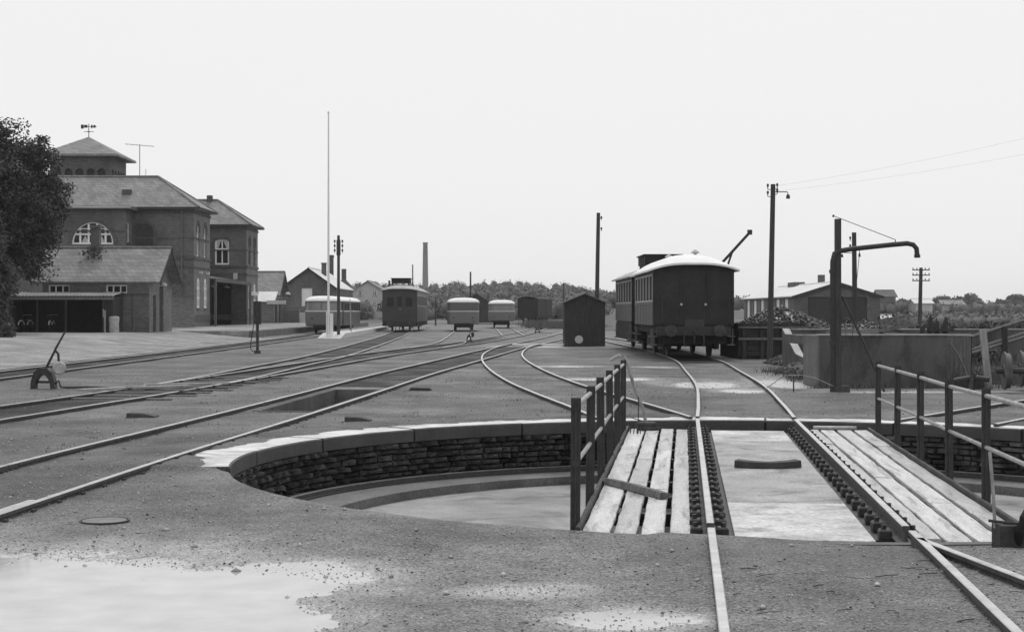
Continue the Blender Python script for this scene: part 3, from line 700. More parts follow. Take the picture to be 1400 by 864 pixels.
# things lying on the bridge
def on_bridge(x,y,z=0): return B@Vector((x,y,z))
p0=GP(868,672,ZD)
mb=MB(); n=6; vs=[];fs=[]
for k in range(n+1):
    x=-.26+.52*k/n; e=.012*noise.noise((k*1.3,0,4)); hw=.042+.01*noise.noise((k,3,1)); z=.055-.02*abs(k/n-.5)
    vs+=[(x,-hw+e,0.0),(x,hw+e,0.0),(x,hw*.8+e,z),(x,-hw*.8+e,z+.008)]
for k in range(n):
    for q in range(4): a=k*4; fs.append((a+q,a+(q+1)%4,a+4+(q+1)%4,a+4+q))
fs+=[(3,2,1,0),(n*4,n*4+1,n*4+2,n*4+3)]
o=mb.add(vs,fs).build('loose_timber',M_timber); o.location=(p0.x,p0.y,ZD+.012); o.rotation_euler=(0,0,R(-70)); o.scale=(2.7,1.35,1.1); tag(o,'short weathered timber offcut lying across the walkway planks','timber')
p0=GP(1051,640,ZD-.012)
mb=MB(); n=10; vs=[];fs=[]
for k in range(n+1):
    t=R(-33+66*k/n); 
    for r_,z_ in ((.60,0),(.72,0),(.71,.075),(.61,.085)): vs.append((r_*math.sin(t),-r_*math.cos(t)+.66,z_*(.85+.2*abs(k/n-.5))+(.0 if z_==0 else .010*(2*k/n-1)**2)))
for k in range(n):
    for q in range(4): a=k*4; fs.append((a+q,a+(q+1)%4,a+4+(q+1)%4,a+4+q))
fs+=[(3,2,1,0),(n*4,n*4+1,n*4+2,n*4+3)]
o=mb.add(vs,fs).build('brake_block',M_castiron,smooth=True); o.location=(p0.x,p0.y,ZD-.008); tag(o,'curved iron brake block lying on the centre plates of the turntable','brake block')
# latch box at the near end of the right walkway
bp=GP(1388,747,0); lb=thing('latch_box','iron latch box with curved hose and upright rod at the walkway end of the bridge','latch box',(bp.x+.05,bp.y+.1,-.08))
MB().bev(-.16,.16,-.1,.1,0,.235,.008).build('case',M_iron,lb)
MB().tube([(-.02,-.07,.1),(-.03,-.13,.2),(.0,-.14,.29),(.06,-.1,.36),(.14,-.04,.36),(.2,.02,.25)],.035,10).build('hose',M_under,lb,smooth=True)
MB().tube([(-.16,.02,.2),(-.17,.03,.45),(-.19,.05,.76)],.013,8).build('rod',M_pipe,lb,smooth=True)
MB().tube([(-.22,-.02,.26),(.02,-.04,.235)],.012,6).build('hook',M_iron,lb)
# ------------------------------------------------------------------ inspection pit between the rails
ip=thing('inspection_pit','open concrete inspection pit between the rails of the long track','inspection pit',(0,0,0))
a,b,c,d=[Vector((x,y,0)) for x,y in PITC]; dn=Vector((0,0,-.85)); up=Vector((0,0,.012))
def wallq(nm,p,q,inner,m):
    t=inner*.09
    mb=MB(); p1,q1=p+up,q+up; mb.add([p1,q1,q1-t*1.6,p1-t*1.6,p+dn,q+dn,q+dn-t,p+dn-t],[(0,1,2,3),(0,4,5,1),(1,5,6,2),(2,6,7,3),(3,7,4,0),(4,7,6,5)]); return mb.build(nm,m,ip)
ax=(d-a).normalized(); px_=Vector((ax.y,-ax.x,0))
wallq('side_wall',a,d,px_,M_bunker); wallq('side_wall',b,c,-px_,M_bunker); wallq('end_wall',a-px_*.0,b,ax,M_bunker); wallq('end_wall',d,c,-ax,M_darkconc)
MB().add([a+dn,b+dn,c+dn,d+dn],[(0,1,2,3)]).build('floor',M_darkconc,ip)

# ------------------------------------------------------------------ building helpers
def window(parent,M,a,b,w,h,kind='rect',bars=(1,1),fw=.09,depth=.10,mt=None,curtain=False,glass=None):
    lp=rect(a,b,w,h) if kind=='rect' else arch(a,b,w,h,rise=w/2 if kind=='arch' else w*.16)
    # outer frame as a panel with a hole
    cx,cy=a+w/2,b+h/2; ins=[(cx+(x-cx)*(1-2*fw/w),cy+(y-cy)*(1-2*fw/h)) for x,y in lp]
    mb=MB().panel(lp,[ins],.06,M@Matrix.Translation((0,0,-depth)))
    T=M@Matrix.Translation((0,0,-depth))
    for k in range(1,bars[0]+1):
        x=a+w*k/(bars[0]+1); mb.bx(x-fw*.4,x+fw*.4,b+fw*.5,b+h-(fw if kind=='rect' else w*.12),-.05,-.005,T)
    for k in range(1,bars[1]+1):
        y=b+h*(k/(bars[1]+1)+(.12 if bars[1]==1 else 0)); mb.bx(a+fw*.5,a+w-fw*.5,y-fw*.4,y+fw*.4,-.051,-.002,T)
    o=mb.build('window',mt or M_white,parent)
    MB().panel(lp,[],.01,M@Matrix.Translation((0,0,-depth-.05))).build('pane',glass or M_glass,o)
    if curtain:
        c=MB()
        for (x0,x1) in ((a+fw,a+w*.42),(a+w-fw,a+w*.58)):
            c.add([(x0,b+h*.5,-.01),(x0,b+h-fw,-.01),(x1,b+h-fw,-.01)],[(0,1,2)],M@Matrix.Translation((0,0,-depth-.03)))
        c.build('curtain',M_curtain,o)
    MB().bx(a-.08,a+w+.08,b-.12,b-.002,-.1,.06,M).build('sill',M_brickdk if mt is None else mt,o)
    return o
def door(parent,M,a,b,w,h,m=M_timberdk,depth=.12,name='door',leaf=2):
    mb=MB(); T=M@Matrix.Translation((0,0,-depth))
    for k in range(leaf):
        mb.bx(a+w*k/leaf+.01,a+w*(k+1)/leaf-.01,b,b+h,-.05,0,T); mb.bx(a+w*k/leaf+.08,a+w*(k+1)/leaf-.08,b+.15,b+h*.45,0,.012,T); mb.bx(a+w*k/leaf+.08,a+w*(k+1)/leaf-.08,b+h*.5,b+h-.1,0,.012,T)
    o=mb.build(name,m,parent)
    MB().lathe([(.02,0),(.03,.05)],8,T@Matrix.Translation((a+w*.85,b+h*.45,.012))).build('handle',M_castiron,o); return o
def slab(mb,p0,p1,p2,p3,t):                       # roof slope with thickness, corner order ccw from above
    P=[Vector(p) for p in (p0,p1,p2,p3)]; n=(P[1]-P[0]).cross(P[3]-P[0]).normalized()
    Q=[p-n*t for p in P]; mb.add(P+Q,[(0,1,2,3),(7,6,5,4)]+[(k,k+4,(k+1)%4+4,(k+1)%4) for k in range(4)])
def hip_roof(parent,x0,x1,y0,y1,ze,zr,rx0,rx1,m,name='roof',ov=.5):
    X0,X1,Y0,Y1=x0-ov,x1+ov,y0-ov,y1+ov; ym=(y0+y1)/2
    mb=MB(); V=[(X0,Y0,ze),(X1,Y0,ze),(X1,Y1,ze),(X0,Y1,ze),(rx0,ym,zr),(rx1,ym,zr),(X0,Y0,ze-.16),(X1,Y0,ze-.16),(X1,Y1,ze-.16),(X0,Y1,ze-.16)]
    F=[(0,1,5,4),(2,3,4,5),(0,6,7,1),(1,7,8,2),(2,8,9,3),(3,9,6,0),(9,8,7,6)]
    F+=[(1,2,5)] ; F+=[(3,0,4)]
    mb.add(V,F); o=mb.build(name,m,parent)
    g=MB().tube([(X0,Y0-.05,ze-.06),(X1+.05,Y0-.05,ze-.06)],.07,6).tube([(X1+.05,Y0-.05,ze-.06),(X1+.05,Y1,ze-.06)],.07,6); g.build('gutter',M_castiron,o)
    h=MB().tube([(X1,Y0,ze+.02),(rx1,ym,zr+.03)],.09,6).tube([(X1,Y1,ze+.02),(rx1,ym,zr+.03)],.09,6).tube([(rx0,ym,zr+.03),(rx1,ym,zr+.03)],.1,6); h.build('ridge_cap',M_slate,o)
    return o
def gable(name,label,cat,loc,rz,W,D,ze,zr,mw,mr,holes=(),ov=.35,ridge='x',group=None,barge=None,t=.12,ovg=.4,mg=None):
    """Ridge along local x; front is local -y. holes: (face,a,b,w,h,style,kind)"""
    r=thing(name,label,cat,loc,rz,group); F=faces(W,D); F['left']=F['left']@Matrix.Translation((0,0,.003)); F['right']=F['right']@Matrix.Translation((0,0,.003)); F['front']=F['front']@Matrix.Translation((0,0,.003)); F['back']=F['back']@Matrix.Translation((0,0,.003)); H={k:[] for k in F}
    for (fc,a,b,w,h,st,kd) in holes: H[fc].append(rect(a,b,w,h) if kd=='rect' else arch(a,b,w,h,rise=w/2 if kd=='arch' else w*.16))
    base=-.4
    ol={'front':[(0,base),(W,base),(W,ze),(0,ze)],'right':[(0,base),(D,base),(D,ze),(D/2,zr-.08),(0,ze)]}; ol['back']=ol['front']; ol['left']=ol['right']
    mb=MB()
    for k in ('front','right','back','left'):
        mb.cur=1 if (mg and k in('right','left')) else 0; mb.panel(ol[k],H[k],.25,F[k])
    mb.build('wall',[mw,mg] if mg else mw,r)
    k=(zr-ze)/(D/2); mb=MB(); e=ze-k*ov
    slab(mb,(-ovg,-ov,e),(W+ovg,-ov,e),(W+ovg,D/2,zr),(-ovg,D/2,zr),t); slab(mb,(W+ovg,D+ov,e),(-ovg,D+ov,e),(-ovg,D/2,zr),(W+ovg,D/2,zr),t)
    ro=mb.build('roof',mr,r)
    MB().tube([(-ovg-.01,D/2,zr+.02),(W+ovg+.01,D/2,zr+.02)],.09,6).build('ridge_cap',mr,ro)
    if barge:
        for xx in (W+ovg,-ovg-.04):
            b=MB(); slab(b,(xx,-ov-.02,e-.02),(xx+.04,-ov-.02,e-.02),(xx+.04,D/2,zr),(xx,D/2,zr),.24); slab(b,(xx+.04,D+ov+.02,e-.02),(xx,D+ov+.02,e-.02),(xx,D/2,zr),(xx+.04,D/2,zr),.24); b.build('bargeboard',barge,ro)
    for (fc,a,b,w,h,st,kd) in holes:
        if st=='win': window(r,F[fc],a,b,w,h,kd)
        elif st=='win2': window(r,F[fc],a,b,w,h,kd,bars=(2,0),fw=.08)
        elif st=='door': door(r,F[fc],a,b,w,h,leaf=1)
        elif st=='gate': door(r,F[fc],a,b,w,h,leaf=2)
        elif st=='panel': door(r,F[fc],a,b,w,h,m=M_white,name='shutter',leaf=1)
    return r

# ------------------------------------------------------------------ station building
st=thing('station_building','two-storey brick station with hipped slate roofs and square tower','station',(0,0,.45))
z0=.45
def Z(v): return v-z0
XR=-25.06
def sblock(y0,y1,x0,name,frontholes,sideholes):
    W=XR-x0; D=y1-y0; F=faces(W,D,x0,y0); F['left']=F['left']@Matrix.Translation((0,0,.003)); F['right']=F['right']@Matrix.Translation((0,0,.003)); F['front']=F['front']@Matrix.Translation((0,0,.003)); F['back']=F['back']@Matrix.Translation((0,0,.003)); h=Z(9.8)
    fh=[arch(*q[:4],rise=q[4]) if q[4] else rect(*q[:4]) for q in frontholes]; sh=[arch(*q[:4],rise=q[4]) if q[4] else rect(*q[:4]) for q in sideholes]
    mb=MB(); mb.cur=0; mb.panel([(0,-.5),(W,-.5),(W,h),(0,h)],fh,.35,F['front'])
    mb.cur=1; mb.panel([(0,-.5),(D,-.5),(D,h),(0,h)],sh,.35,F['right'])
    mb.cur=0; mb.panel([(0,-.5),(W,-.5),(W,h),(0,h)],[],.35,F['back']); mb.panel([(0,-.5),(D,-.5),(D,h),(0,h)],[],.35,F['left'])
    mb.build('wall',[M_brick,M_bricklt],st)
    b=MB()                                           # string courses
    for zz,hh,pr in ((Z(7.45),.12,.05),(Z(5.85),.22,.09),(Z(5.15),.14,.06),(Z(.95),.5,.06),(Z(9.45),.18,.08)):
        b.bx(x0-pr,XR+pr,y0-pr,y0+.1,zz,zz+hh); b.bx(XR-.1,XR+pr+.002,y0+.1,y1+pr,zz,zz+hh)
    b.build('string_course',M_brickdk,st)
    return F
# wing nearest the outbuilding
X0=-45.0
side=[(1.0,Z(6.1),.75,2.65,.375),(3.1,Z(6.1),.75,2.65,.375),(1.0,Z(2.0),.75,2.4,.375),(3.1,Z(2.0),.75,2.4,.375),(5.0,Z(6.1),.75,2.65,.375)][:4]
side=[(1.15,Z(6.1),1.0,2.65,.5),(3.95,Z(6.1),1.0,2.65,.5),(1.15,Z(2.0),1.0,2.4,.5),(3.95,Z(2.0),1.0,2.4,.5)]
F1=sblock(121.0,127.4,X0,'wing',[],side)
for q in side[:2]: window(st,F1['right'],*q[:4],kind='arch',bars=(1,1),fw=.13)
for q in side[2:]: window(st,F1['right'],*q[:4],kind='arch',bars=(1,2),fw=.16,depth=.01)
for q in side[:2]:                                     # brick arch heads
    MB().panel(arch(q[0]-.22,q[1]+1.9,q[2]+.44,q[3]-1.9+.26,rise=q[2]/2+.22),[arch(q[0],q[1]+1.7,q[2],q[3]-1.7,rise=q[2]/2)],.05,F1['right']@Matrix.Translation((0,0,.045))).build('arch_head',M_brickdk,st)
hip_roof(st,X0,XR,121.0,127.4,Z(9.93),Z(12.6),-41,-28.6,M_slate)
# blind arch on the camera-side wall
A=F1['front']; ca=-28.95-X0
MB().panel(arch(ca-.95,Z(6.85),1.9,2.05,rise=.95,n=12),[arch(ca-.72,Z(6.8),1.44,1.85,rise=.72,n=12)],.1,A@Matrix.Translation((0,0,.09))).build('blind_arch',M_brickdk,st)
MB().panel(arch(ca-.72,Z(6.9),1.44,1.74,rise=.72,n=12),[],.02,A@Matrix.Translation((0,0,.02))).build('blind_arch_fill',mat('arch_recess',.055,.3,1,.9),st)
MB().tube([(-26.0,120.93,Z(9.7)),(-26.0,120.85,Z(9.2)),(-26.0,120.85,Z(3.2)),(-26.2,120.7,Z(3.05))],.06,6).build('downpipe',M_timber,st)
# bay with the big fan window
bx0,bx1,by=-38.5,-29.9,118.8; FB=faces(bx1-bx0,2.2,bx0,by); FB['right']=FB['right']@Matrix.Translation((0,0,.003)); FB['front']=FB['front']@Matrix.Translation((0,0,.003)); fc=-32.45-bx0
fan=arch(fc-1.62,Z(6.92),3.24,1.72,rise=1.72,n=18)
sw=rect(.55,Z(7.1),.8,1.55)
mb=MB(); mb.panel([(0,-.5),(bx1-bx0,-.5),(bx1-bx0,Z(9.6)),(0,Z(9.6))],[fan],.3,FB['front']); mb.panel([(0,-.5),(2.2,-.5),(2.2,Z(9.6)),(0,Z(9.6))],[sw],.3,FB['right'])
mb.panel([(0,-.5),(2.2,-.5),(2.2,Z(9.6)),(0,Z(9.6))],[],.3,FB['left']); mb.build('bay_wall',M_brick,st)
slb=MB(); slb.bx(bx0-.3,bx1+.55,by-.5,by+2.15,Z(9.6),Z(9.84)); slb.build('bay_eave',M_slatedk,st); MB().bx(bx0-.32,bx1+.57,by-.56,by-.502,Z(9.7),Z(9.8)).build('bay_gutter',M_offwhite,st)
window(st,FB['right'],.55,Z(7.1),.8,1.55,bars=(0,1))
T=FB['front']@Matrix.Translation((0,0,-.12)); cx,cy=fc,Z(6.92)
inn=[(cx+(x-cx)*.91,cy+.13+(y-cy)*.87) for x,y in fan]
mb=MB().panel(fan,[inn],.07,T)
for x in (-.98,-.33,.33,.98):
    hh=1.72*math.sqrt(max(0,1-(x/1.62)**2)); mb.bx(cx+x-.075,cx+x+.075,cy,cy+hh-.06,-.06,-.005,T)
mb.bx(cx-1.5,cx+1.5,cy+.71,cy+.86,-.061,-.002,T); mb.bx(cx-1.1,cx+1.1,cy+1.18,cy+1.24,-.062,-.003,T)
fw=mb.build('fan_window',M_white,st); MB().panel(fan,[],.01,T@Matrix.Translation((0,0,-.06))).build('pane',M_glass,fw)
c=MB(); c.add([(cx-.3,cy+.1,0),(cx-.9,cy+.1,0),(cx-.6,cy+.7,0)],[(0,1,2)],T@Matrix.Translation((0,0,-.05))); c.add([(cx+.35,cy+.1,0),(cx+.95,cy+.1,0),(cx+.65,cy+.7,0)],[(0,1,2)],T@Matrix.Translation((0,0,-.05))); c.build('curtain',M_curtain,fw)
MB().panel(arch(fc-1.95,Z(6.92),3.9,2.06,rise=2.06,n=18),[arch(fc-1.64,Z(6.9),3.28,1.76,rise=1.74,n=18)],.05,FB['front']@Matrix.Translation((0,0,.045))).build('arch_head',M_brickdk,st)
MB().bx(bx0-.05,bx1+.05,by-.05,by+.05,Z(7.9),Z(8.0)).build('string_course',M_brickdk,st)
# skylight on the roof slope
MB().bx(-30.95,-30.25,121.9,122.3,Z(11.0),Z(11.4)).build('roof_hatch',M_slatedk,st)
# second wing with a porch between
X2=-36.0; fr=[(-28.05-X2,Z(6.14),1.35,2.4,.22),(-28.4-X2,Z(.5),1.9,3.7,0)]
side2=[(1.1,Z(6.1),1.1,2.65,.55),(3.9,Z(6.1),1.1,2.65,.55),(1.1,Z(2.0),1.1,2.4,.55),(3.9,Z(2.0),1.1,2.4,.55)]
F2=sblock(145.0,151.4,X2,'wing',fr,side2)
window(st,F2['front'],*fr[0][:4],kind='seg',bars=(1,1),fw=.15,curtain=True)
door(st,F2['front'],*fr[1][:4],m=M_dark,depth=.3)
for q in side2[:2]: window(st,F2['right'],*q[:4],kind='arch',bars=(1,1),fw=.13,mt=M_timber)
for q in side2[2:]: window(st,F2['right'],*q[:4],kind='arch',bars=(1,2),fw=.18,depth=.01)
q=fr[0]; MB().panel(arch(q[0]-.2,q[1]+1.7,q[2]+.4,.95,rise=.3),[arch(q[0],q[1]+1.5,q[2],.9,rise=.22)],.05,F2['front']@Matrix.Translation((0,0,.045))).build('arch_head',M_brickdk,st)
for q in side2[:2]: MB().panel(arch(q[0]-.22,q[1]+1.9,q[2]+.44,q[3]-1.9+.26,rise=q[2]/2+.22),[arch(q[0],q[1]+1.7,q[2],q[3]-1.7,rise=q[2]/2)],.05,F2['right']@Matrix.Translation((0,0,.045))).build('arch_head',M_brickdk,st)
hip_roof(st,X2,XR,145.0,151.4,Z(9.93),Z(12.45),-31.5,-28.4,M_slate)
MB().bx(-29.4,-28.9,147.9,148.4,Z(12.2),Z(12.9)).build('chimney',M_brickdk,st)
# recessed middle range and porch roof
MB().bx(-33,-29.5,127.4,145,-.5,Z(9.2)).build('middle_range',M_brick,st)
mb=MB(); slab(mb,(-24.7,127.5,Z(4.45)),(-24.7,144.9,Z(4.45)),(-29.6,144.9,Z(5.3)),(-29.6,127.5,Z(5.3)),.14); mb.bx(-24.72,-24.6,127.5,144.9,Z(4.2),Z(4.5)); po=mb.build('porch_roof',M_slatedk,st)
MB().bx(-24.75,-24.57,127.6,127.8,-.4,Z(4.2)).build('porch_post',M_timber,st); MB().bx(-24.75,-24.57,144.6,144.8,-.4,Z(4.2)).build('porch_post',M_timber,st)
MB().tube([(-24.9,144.8,Z(4.3)),(-24.9,144.8,Z(.5))],.07,6).build('downpipe',M_offwhite,st)
MB().bx(-26.3,-25.9,144.88,144.99,Z(4.75),Z(5.35)).build('notice_board',M_offwhite,st)
for (x,y) in ((-26.4,135),(-26.0,140)):
    MB().lathe([(.28,0),(.3,.05),(.06,.16),(.03,.3)],12,Matrix.Translation((x,y,Z(3.9)))).build('porch_lamp',M_offwhite,st)
for i,q in enumerate((side[2],side[3])):
    MB().bx(XR,XR+.25,121.0+q[0]+.75,121.0+q[0]+1.1,Z(4.75),Z(4.95)).build('wall_lamp',M_offwhite,st)
MB().bx(XR+.02,XR+.3,146,149.9,Z(3.25),Z(3.6)).build('station_sign',M_offwhite,st)
# tower
tx1=-35.0; tw=5.3; ty=134.0; tx0=tx1-tw; FT=faces(tw,tw,tx0,ty); FT['left']=FT['left']@Matrix.Translation((0,0,.003)); FT['right']=FT['right']@Matrix.Translation((0,0,.003)); FT['front']=FT['front']@Matrix.Translation((0,0,.003)); FT['back']=FT['back']@Matrix.Translation((0,0,.003))
hz=Z(15.5); nich=[arch(.3+k*.96,Z(13.1),.7,1.1,rise=.35) for k in range(5)]
mb=MB()
for k in ('front','right','back','left'): mb.panel([(0,0),(tw,0),(tw,hz),(0,hz)],nich,.2,FT[k])
mb.build('tower_wall',M_brick,st); MB().bx(tx0+.22,tx1-.22,ty+.22,ty+tw-.22,Z(12),hz-.02).build('tower_core',M_timberdk,st)
mb=MB(); o_=.75; hv=[(tx0-o_,ty-o_,Z(15.4)),(tx1+o_,ty-o_,Z(15.4)),(tx1+o_,ty+tw+o_,Z(15.4)),(tx0-o_,ty+tw+o_,Z(15.4))]
ap=(tx0+tw/2,ty+tw/2,Z(17.25)); mb.add(hv+[(x,y,z-.18) for x,y,z in hv]+[ap],[(0,1,8),(1,2,8),(2,3,8),(3,0,8),(0,4,5,1),(1,5,6,2),(2,6,7,3),(3,7,4,0),(7,6,5,4)])
tr=mb.build('tower_roof',M_slate,st)
v=MB(); ax_,ay_,az_=ap; v.tube([(ax_,ay_,az_-.1),(ax_,ay_,az_+1.15)],.035,6); v.tube([(ax_-.45,ay_,az_+.45),(ax_+.45,ay_,az_+.45)],.025,5); v.tube([(ax_,ay_-.45,az_+.45),(ax_,ay_+.45,az_+.45)],.025,5)
v.tube([(ax_-.7,ay_,az_+.9),(ax_+.7,ay_,az_+.9)],.03,5)
for (p,q,z_,zz) in ((-.7,-.45,.72,1.08),(-.42,-.12,.8,1.06),(.2,.34,.76,1.06),(.4,.6,.8,1.04)): v.bx(ax_+p,ax_+q,ay_-.015,ay_+.015,az_+z_,az_+zz)
v.build('weathervane',M_iron,tr)
v=MB(); axp=-509*126/2100; v.tube([(axp,126,Z(11.5)),(axp,126,Z(15.4))],.03,6).tube([(axp-1.2,126,Z(15.45)),(axp+1.2,126,Z(15.25))],.02,5).tube([(axp+.5,126,Z(12)),(axp+.5,126,Z(13.4))],.02,5)
for k in range(6): xx=axp-1.1+k*.42; v.tube([(xx,125.6,Z(15.42-.03*k)),(xx,126.4,Z(15.42-.03*k))],.012,4)
v.build('aerial',M_iron,st)

# ------------------------------------------------------------------ outbuilding, lean-to, garden wall
ob=gable('outbuilding','low brick outbuilding with slate roof and ivy on its chimney','outbuilding',(-27.7,90.6,.5),0,6.3,6.0,3.06,5.1,M_brick,M_slate,
  [('front',.35,2.3,1.25,.5,'win2','rect'),('front',3.75,2.3,1.25,.5,'win2','rect'),('right',.95,0,.8,2.2,'door','rect'),('right',2.6,0,1.1,2.75,'door','rect')],ov=.12,ovg=.65,barge=M_timberdk,mg=M_bricklt)
ch=MB().bx(2.1,2.6,2.75,3.25,4.6,6.3).bx(2.04,2.66,2.69,3.31,6.3,6.45).build('chimney',M_brick,ob)
V=[];Fq=[]
for k in range(170):
    t=random.random()*.5; p=Vector((2.35+random.gauss(0,.42)*(1.15-t),2.6+random.gauss(0,.12)-t*.0,4.5+t*1.2+random.gauss(0,.12)))
    if random.random()<.4: p=Vector((2.5+random.gauss(0,.3),2.2-random.random()*.9,4.75-random.random()*.75+.15))
    u=Vector((random.gauss(0,1),random.gauss(0,1),random.gauss(0,1))).normalized(); w_=u.orthogonal().normalized(); s=.09
    n_=len(V); V+=[p+u*s,p+w_*s,p-u*s,p-w_*s]; Fq.append((n_,n_+1,n_+2,n_+3))
fast_mesh('ivy',[tuple(x) for x in V],Fq,M_leaf,ob)
MB().lathe([(.16,0),(.19,.1),(.05,.2)],10,Matrix.Translation((6.75,1.9,2.75))).build('wall_lamp',M_offwhite,ob)
MB().bx(-.02,6.32,-.03,-.0,2.18,2.28).build('string_course',M_brickdk,ob)
MB().tube([(5.4,-.06,2.2),(5.4,-.06,.1)],.05,6).build('downpipe',M_timber,ob)
ls=thing('bicycle_shelter','dark open lean-to shelter with corrugated roof edge by the outbuilding','shelter',(-28.9,88.3,.5))
mb=MB(); n=60
vs=[];fs=[]
for k in range(n+1):
    x=-.2+6.3*k/n; dz=.035*math.cos(k*math.pi)
    vs+=[(x,-.25,2.12+dz),(x,2.3,2.35+dz)]
for k in range(n): fs.append((2*k,2*k+2,2*k+3,2*k+1))
mb.add(vs,fs); mb.bx(-.15,6.05,-.16,-.1,1.9,2.06); mb.build('roof',mat('corrugated_sheet',.2,.3,2,.7),ls)
for x in (0,1.55,3.2,5.35): MB().bx(x,x+.1,-.05,.05,-.3,2.0).build('post',M_timberdk,ls)
MB().bx(5.35,5.92,.06,.12,-.3,2.1).bx(5.88,5.95,.12,2.25,-.3,2.1).build('side_panel',M_timberdk,ls)
MB().bx(0,5.35,2.1,2.2,-.3,2.1).build('back_panel',M_dark,ls); MB().bx(-.06,0,.05,2.2,-.3,2.1).build('side_panel',M_timberdk,ls)
def bicycle(loc,rz,label):
    b=thing('bicycle',label,'bicycle',loc,rz,None)
    for x in (-.53,.53):
        mb=MB(); prof=[]
        ringp=[(x+.33*math.cos(2*math.pi*k/18),0,.34+.33*math.sin(2*math.pi*k/18)) for k in range(19)]
        mb.tube(ringp,.018,5,cap=False)
        for k in range(6): a_=math.pi*k/6; mb.tube([(x-.32*math.cos(a_),0,.34-.32*math.sin(a_)),(x+.32*math.cos(a_),0,.34+.32*math.sin(a_))],.004,3)
        wh=mb.build('wheel',M_under,b)
        MB().tube([(x+.37*math.cos(R(20+14*k)),0,.34+.37*math.sin(R(20+14*k))) for k in range(11)],.035,4).build('mudguard',M_offwhite,b)
    mb=MB()
    for p,q in (((-.53,.34),(-.12,.3)),((-.12,.3),(-.25,.85)),((-.53,.34),(-.22,.75)),((-.12,.3),(.38,.78)),((-.22,.75),(.36,.85)),((.53,.34),(.34,.98))): mb.tube([(p[0],0,p[1]),(q[0],0,q[1])],.018,6)
    mb.build('frame',M_under,b); MB().bev(-.38,-.12,-.08,.08,.86,.93,.03).build('saddle',M_under,b); MB().tube([(.2,-.28,1.0),(.34,-.2,1.03),(.34,.2,1.03),(.2,.28,1.0)],.014,6).build('handlebar',M_pipe,b)
bicycle((-28.1,88.75,.5),R(80),'parked bicycle with pale mudguards, at the hedge end inside the dark shelter'); bicycle((-26.6,88.75,.5),R(96),'parked bicycle with pale mudguards, beside the middle post inside the dark shelter')
sk=MB(); vs=[];fs=[]; n=12
prof=[(.30,0),(.34,.15),(.33,.6),(.36,.95),(.33,1.05),(.2,1.08)]
for r_,z_ in prof:
    for k in range(n): a_=2*math.pi*k/n; q=1+.1*noise.noise((math.cos(a_)*2,math.sin(a_)*2,z_*3)); vs.append((r_*q*math.cos(a_),.6*r_*q*math.sin(a_),z_))
for i in range(len(prof)-1):
    for k in range(n): fs.append((i*n+k,i*n+(k+1)%n,(i+1)*n+(k+1)%n,(i+1)*n+k))
fs.append(tuple((len(prof)-1)*n+k for k in range(n)))
o=sk.add(vs,fs).build('sack',M_canvas,smooth='all'); o.location=(-22.85,88.2,.5); o.scale=(.85,.85,.88); tag(o,'pale canvas sack standing against the dark shelter side panel','sack')
o=MB().bx(-.05,.05,-.03,.03,0,1.3).bx(-.12,-.06,-.02,.02,.9,1.36).build('post_stub',M_timberlt); o.location=(-23.35,88.1,.5); tag(o,'short pale post beside the canvas sack','post')
gw=thing('garden_wall','brick wall with coping between outbuilding and station wing','wall',(-24.0,97,.5))
MB().bx(-2.6,-.72,22.3,22.55,-.5,2.42).build('brickwork',M_bricklt,gw); MB().bx(-2.65,-.67,22.23,22.62,2.42,2.52).build('coping',M_timber,gw)

# ------------------------------------------------------------------ buildings beyond the station
gb=gable('station_annex','small single-storey annex with slate roof beyond the station wings','annex',(-31.0,164,.45),0,5.6,6.2,3.3,5.6,M_brick,M_slate,
  [('right',1.0,1.1,.8,1.5,'win','rect'),('right',3.6,0,1.1,2.3,'door','rect')],ov=.4,ovg=.7,barge=M_timberdk,mg=M_bricklt)
mb=MB(); slab(mb,(4.0,-2.2,2.35),(6.0,-2.2,2.35),(6.0,0,3.4),(4.0,0,3.4),.1); mb.build('lean_to_roof',M_slatelt,gb)
MB().bx(4.1,5.9,-2.1,0,-.3,2.3).build('lean_to_wall',M_bricklt,gb); MB().bx(6.3,6.42,-1.2,.6,-.3,2.6).build('post',M_timberdk,gb); MB().bx(5.2,7.2,-2.4,-2.3,2.05,2.45).build('name_board',M_offwhite,gb)
MB().lathe([(.3,0),(.32,.12),(.05,.3)],10,Matrix.Translation((6.6,3,3.1))).build('wall_lamp',M_offwhite,gb)
wh=gable('goods_warehouse','dark brick warehouse with bright roof slope and pale wall shutter','warehouse',(-20.4,178,.45),R(90),19,6.4,4.1,6.35,M_brick,M_slatelt,
  [('left',2.4,1.9,1.25,2.1,'panel','rect')],ov=.15,ovg=.2,barge=M_timberdk)
MB().bx(7,7.5,2.0,2.55,5.4,7.0).bx(6.95,7.55,1.95,2.6,7.0,7.15).build('chimney',M_brickdk,wh)
pyl=thing('works_chimney','short square brick chimney behind the warehouse roof','chimney',(-24.6,209,.4)); MB().prism([(-.3,-.3),(.3,-.3),(.3,.3),(-.3,.3)],0,9.0,'z').build('stack',M_brickdk,pyl); MB().bx(-.36,.36,-.36,.36,8.7,8.95).build('cap',M_brickdk,pyl)
kt=thing('pointed_hut','small tower with steep pointed roof behind the warehouse','hut',(-23.2,212,.4))
MB().bx(-1,1,-1,1,0,4.6).build('wall',M_brick,kt); MB().lathe([(2.0,4.4),(1.3,5.0),(.5,5.6),(.3,6.0)],4,Matrix.Rotation(R(45),4,'Z')).build('roof',M_slatedk,kt); MB().bx(-.3,.3,-.3,.3,5.8,7.2).build('turret',M_slatedk,kt)
